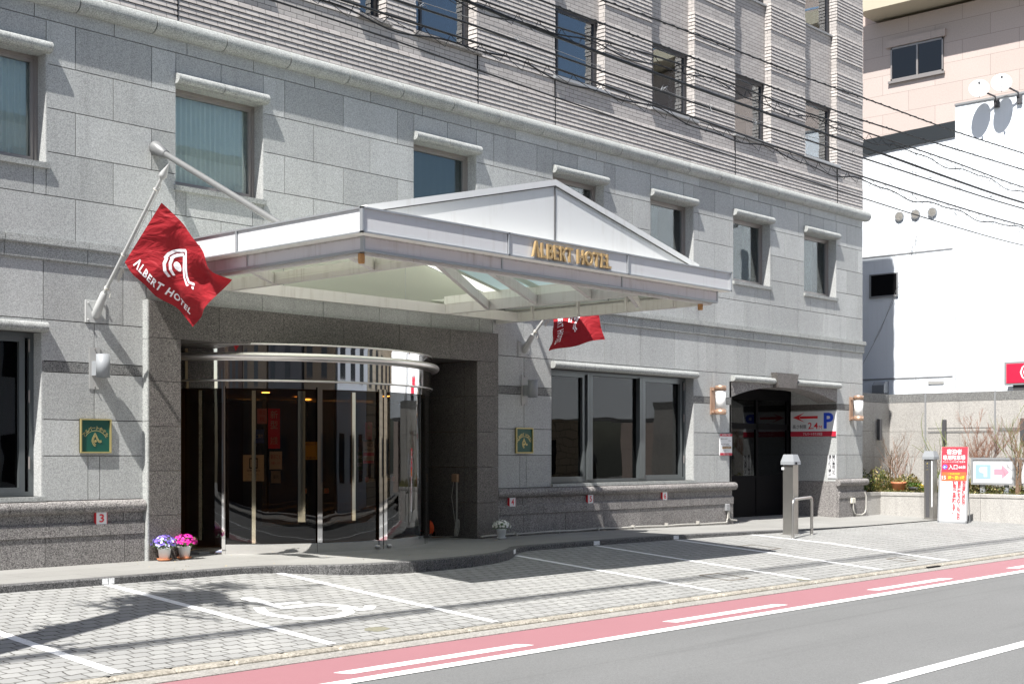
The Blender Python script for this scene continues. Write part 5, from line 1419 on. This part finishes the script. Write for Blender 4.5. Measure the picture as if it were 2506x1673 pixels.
cable([(8.21,5.49),(10.09,5.43),(11.31,5.39),(13.74,5.33),(18.38,5.26),(21.31,5.23),(24.49,5.25)],.009,'lowest thin black cable of the bundle',seed=7)
for x,lb in ((-4.,'concrete utility pole out of frame to the left'),(34.,'concrete utility pole out of frame to the right')):
    e=empty('utility_pole',(x,YC,-.45),label=lb,cat='utility pole',group='utility poles carrying the cables')
    m=MB(); m.tube([(0,.1,0),(0,.1,9.5)],.15,16,rs=[.17,.12]); m.build('pole',M['gutter'],e)
    m=MB(); m.box(-.04,.04,-.6,.8,8.6,8.7); m.box(-.04,.04,-.5,.6,7.4,7.48); m.build('cross_arm',M['midgrey'],e)

# street tree whose shadow falls on the parking bays
e=empty('street_tree',(2.5,-5.85,-.43),label='pollarded street tree just out of frame to the left',cat='tree')
o0=Vector((2.5,-5.85,-.43))
m=MB(); T=[(2.5,-5.85,-.43),(2.75,-5.6,1.8),(3.3,-5.25,4.),(3.75,-4.95,5.3),(4.25,-4.62,6.3),(4.6,-4.42,7.0)]
m.tube([Vector(p)-o0 for p in T],.1,10,rs=[.27,.24,.22,.20,.18,.12]); m.build('trunk',M['bark'],e)
m=MB(); rr=random.Random(31)
def tb(p,d,l,r,lev):
    pts=[p]; rs=[r]; q=p; dd=d
    for i in range(4):
        dd=(dd+Vector((rr.uniform(-.25,.25),rr.uniform(-.25,.25),rr.uniform(-.2,.25)))).normalized(); q=q+dd*l/4; pts.append(q); rs.append(r*(1-.2*(i+1)))
        if lev and i>0:
            for _ in range(2): tb(q,(dd+Vector((rr.uniform(-1,1),rr.uniform(-1,1),rr.uniform(-.6,.8)))).normalized(),l*.5,r*.5,lev-1)
    m.tube(pts,r,5,False,rs)
for p,d,l in (((4.6,-4.42,7.0),(.8,.3,.3),.9),((4.6,-4.42,7.0),(-.2,1.,.1),.7),((4.4,-4.55,6.6),(.3,-1,.0),.8),((4.0,-4.8,5.8),(-.5,.8,.3),.6),((4.0,-4.8,5.8),(.6,-.9,-.1),.6),((4.6,-4.42,7.0),(.2,.2,1),.6),((3.3,-5.25,4.0),(.5,-.8,.2),.6)):
    tb(Vector(p)-o0,Vector(d).normalized(),l,.045,2)
m.build('branches',M['bark'],e)
m=MB()
def clump(c,r,n):
    for k in range(n):
        d=Vector((rr.gauss(0,1),rr.gauss(0,1),rr.gauss(0,1)*.8)).normalized()*r*rr.random()**.5; p=Vector(c)+d-o0
        t=Vector((rr.uniform(-1,1),rr.uniform(-1,1),rr.uniform(-1,1))).normalized(); q=t.cross(Vector((.3,.5,.8))).normalized(); m.add([p,p+t*.07+q*.035,p+t*.14,p+t*.07-q*.035],[(0,1,2,3)])
clump((4.35,-4.45,6.7),.46,1100); clump((4.05,-4.6,6.2),.42,700); clump((4.9,-4.1,7.2),.25,140); clump((4.0,-4.2,6.4),.26,120); clump((4.55,-4.95,6.6),.26,120); clump((3.5,-5.0,4.8),.25,140)
m.build('crown',M['leafdark'],e)

# ------------------------------------------------------------------ buildings across the street (behind the viewer, seen in reflections)
def opp(x0,x1,h,y,wall,label,winmat,seed,wcol='darkframe'):
    e=empty('street_building',((x0+x1)/2,y,-.3),label=label,cat='building',group='buildings across the street')
    cx=(x0+x1)/2; w=(x1-x0)/2
    m=MB(); m.box(-w,w,-6,0,0,h); m.build('wall',M[wall],e)
    m=MB(); m.box(-w-.05,w+.05,-6,.08,h,h+.25); m.build('roof',M['midgrey'],e)
    rr=random.Random(seed); n=int((x1-x0)/3.1)
    for fl in range(int(h/3)):
        for i in range(n):
            xa=-w+.5+i*(2*w-.6)/n; f=MB(); frame(f,xa,xa+1.4,.9+3*fl,2.3+3*fl,.0,.06,.05); fo=f.build('window',M[wcol],e)
            g=MB(); g.box(xa+.06,xa+1.34,.01,.03,.96+3*fl,2.24+3*fl); g.build('pane',M['blackroof'],fo)
opp(-26,-9,9,-19.2,'woodbrown','brown clad building across the street, reflected in the door','glass_big',1)
opp(-8.6,0,7,-19.2,'beigewall','tan house across the street, reflected in the door','glass_big',2)
opp(.6,9,10,-19.2,'greyconc','grey building across the street, reflected in the door','glass_big',3)
opp(9.6,17,8,-19.6,'beigewall','beige building across the street, reflected in the door','glass_big',4)
opp(17.6,27,11,-19.2,'whitewall','tall white building across the street, reflected in the door','glass_big',5)
opp(27.6,44,9,-19.6,'creamtile','cream tiled building far along the other side of the street','glass_big',6)

# ------------------------------------------------------------------ light, sky, camera
ld=Vector((.635,.205,-1)).normalized()
sun=bpy.data.lights.new('sun','SUN'); sun.energy=5.0; sun.angle=radians(.53); sun.color=(1.,.965,.92)
so=bpy.data.objects.new('sun',sun); COL.objects.link(so); so.rotation_euler=ld.to_track_quat('-Z','Y').to_euler(); so.location=(-20,-20,40)
W_=bpy.data.worlds.new('World'); C.world=W_; W_.use_nodes=True; nt=W_.node_tree; bg=nt.nodes['Background']
sk=nt.nodes.new('ShaderNodeTexSky'); sk.sky_type='NISHITA'; sk.sun_disc=False
sk.sun_elevation=math.asin(-ld.z); sk.sun_rotation=math.atan2(-ld.x,-ld.y)
sk.air_density=1.; sk.dust_density=1.5; sk.ozone_density=1.
nt.links.new(sk.outputs[0],bg.inputs[0]); bg.inputs[1].default_value=.068
cam=bpy.data.cameras.new('camera'); co=bpy.data.objects.new('camera',cam); COL.objects.link(co)
co.location=(0,-16,1.45); co.rotation_euler=(radians(90),0,radians(42.43-90))
cam.sensor_width=36; cam.lens=36*3294/2506; cam.shift_y=(1109-836.5)/2506; cam.clip_end=500; cam.clip_start=.1
C.camera=co
C.view_settings.view_transform='Standard'; C.view_settings.look='None'; C.view_settings.exposure=1.05; C.view_settings.gamma=1
C.cycles.max_bounces=8; C.cycles.transparent_max_bounces=16
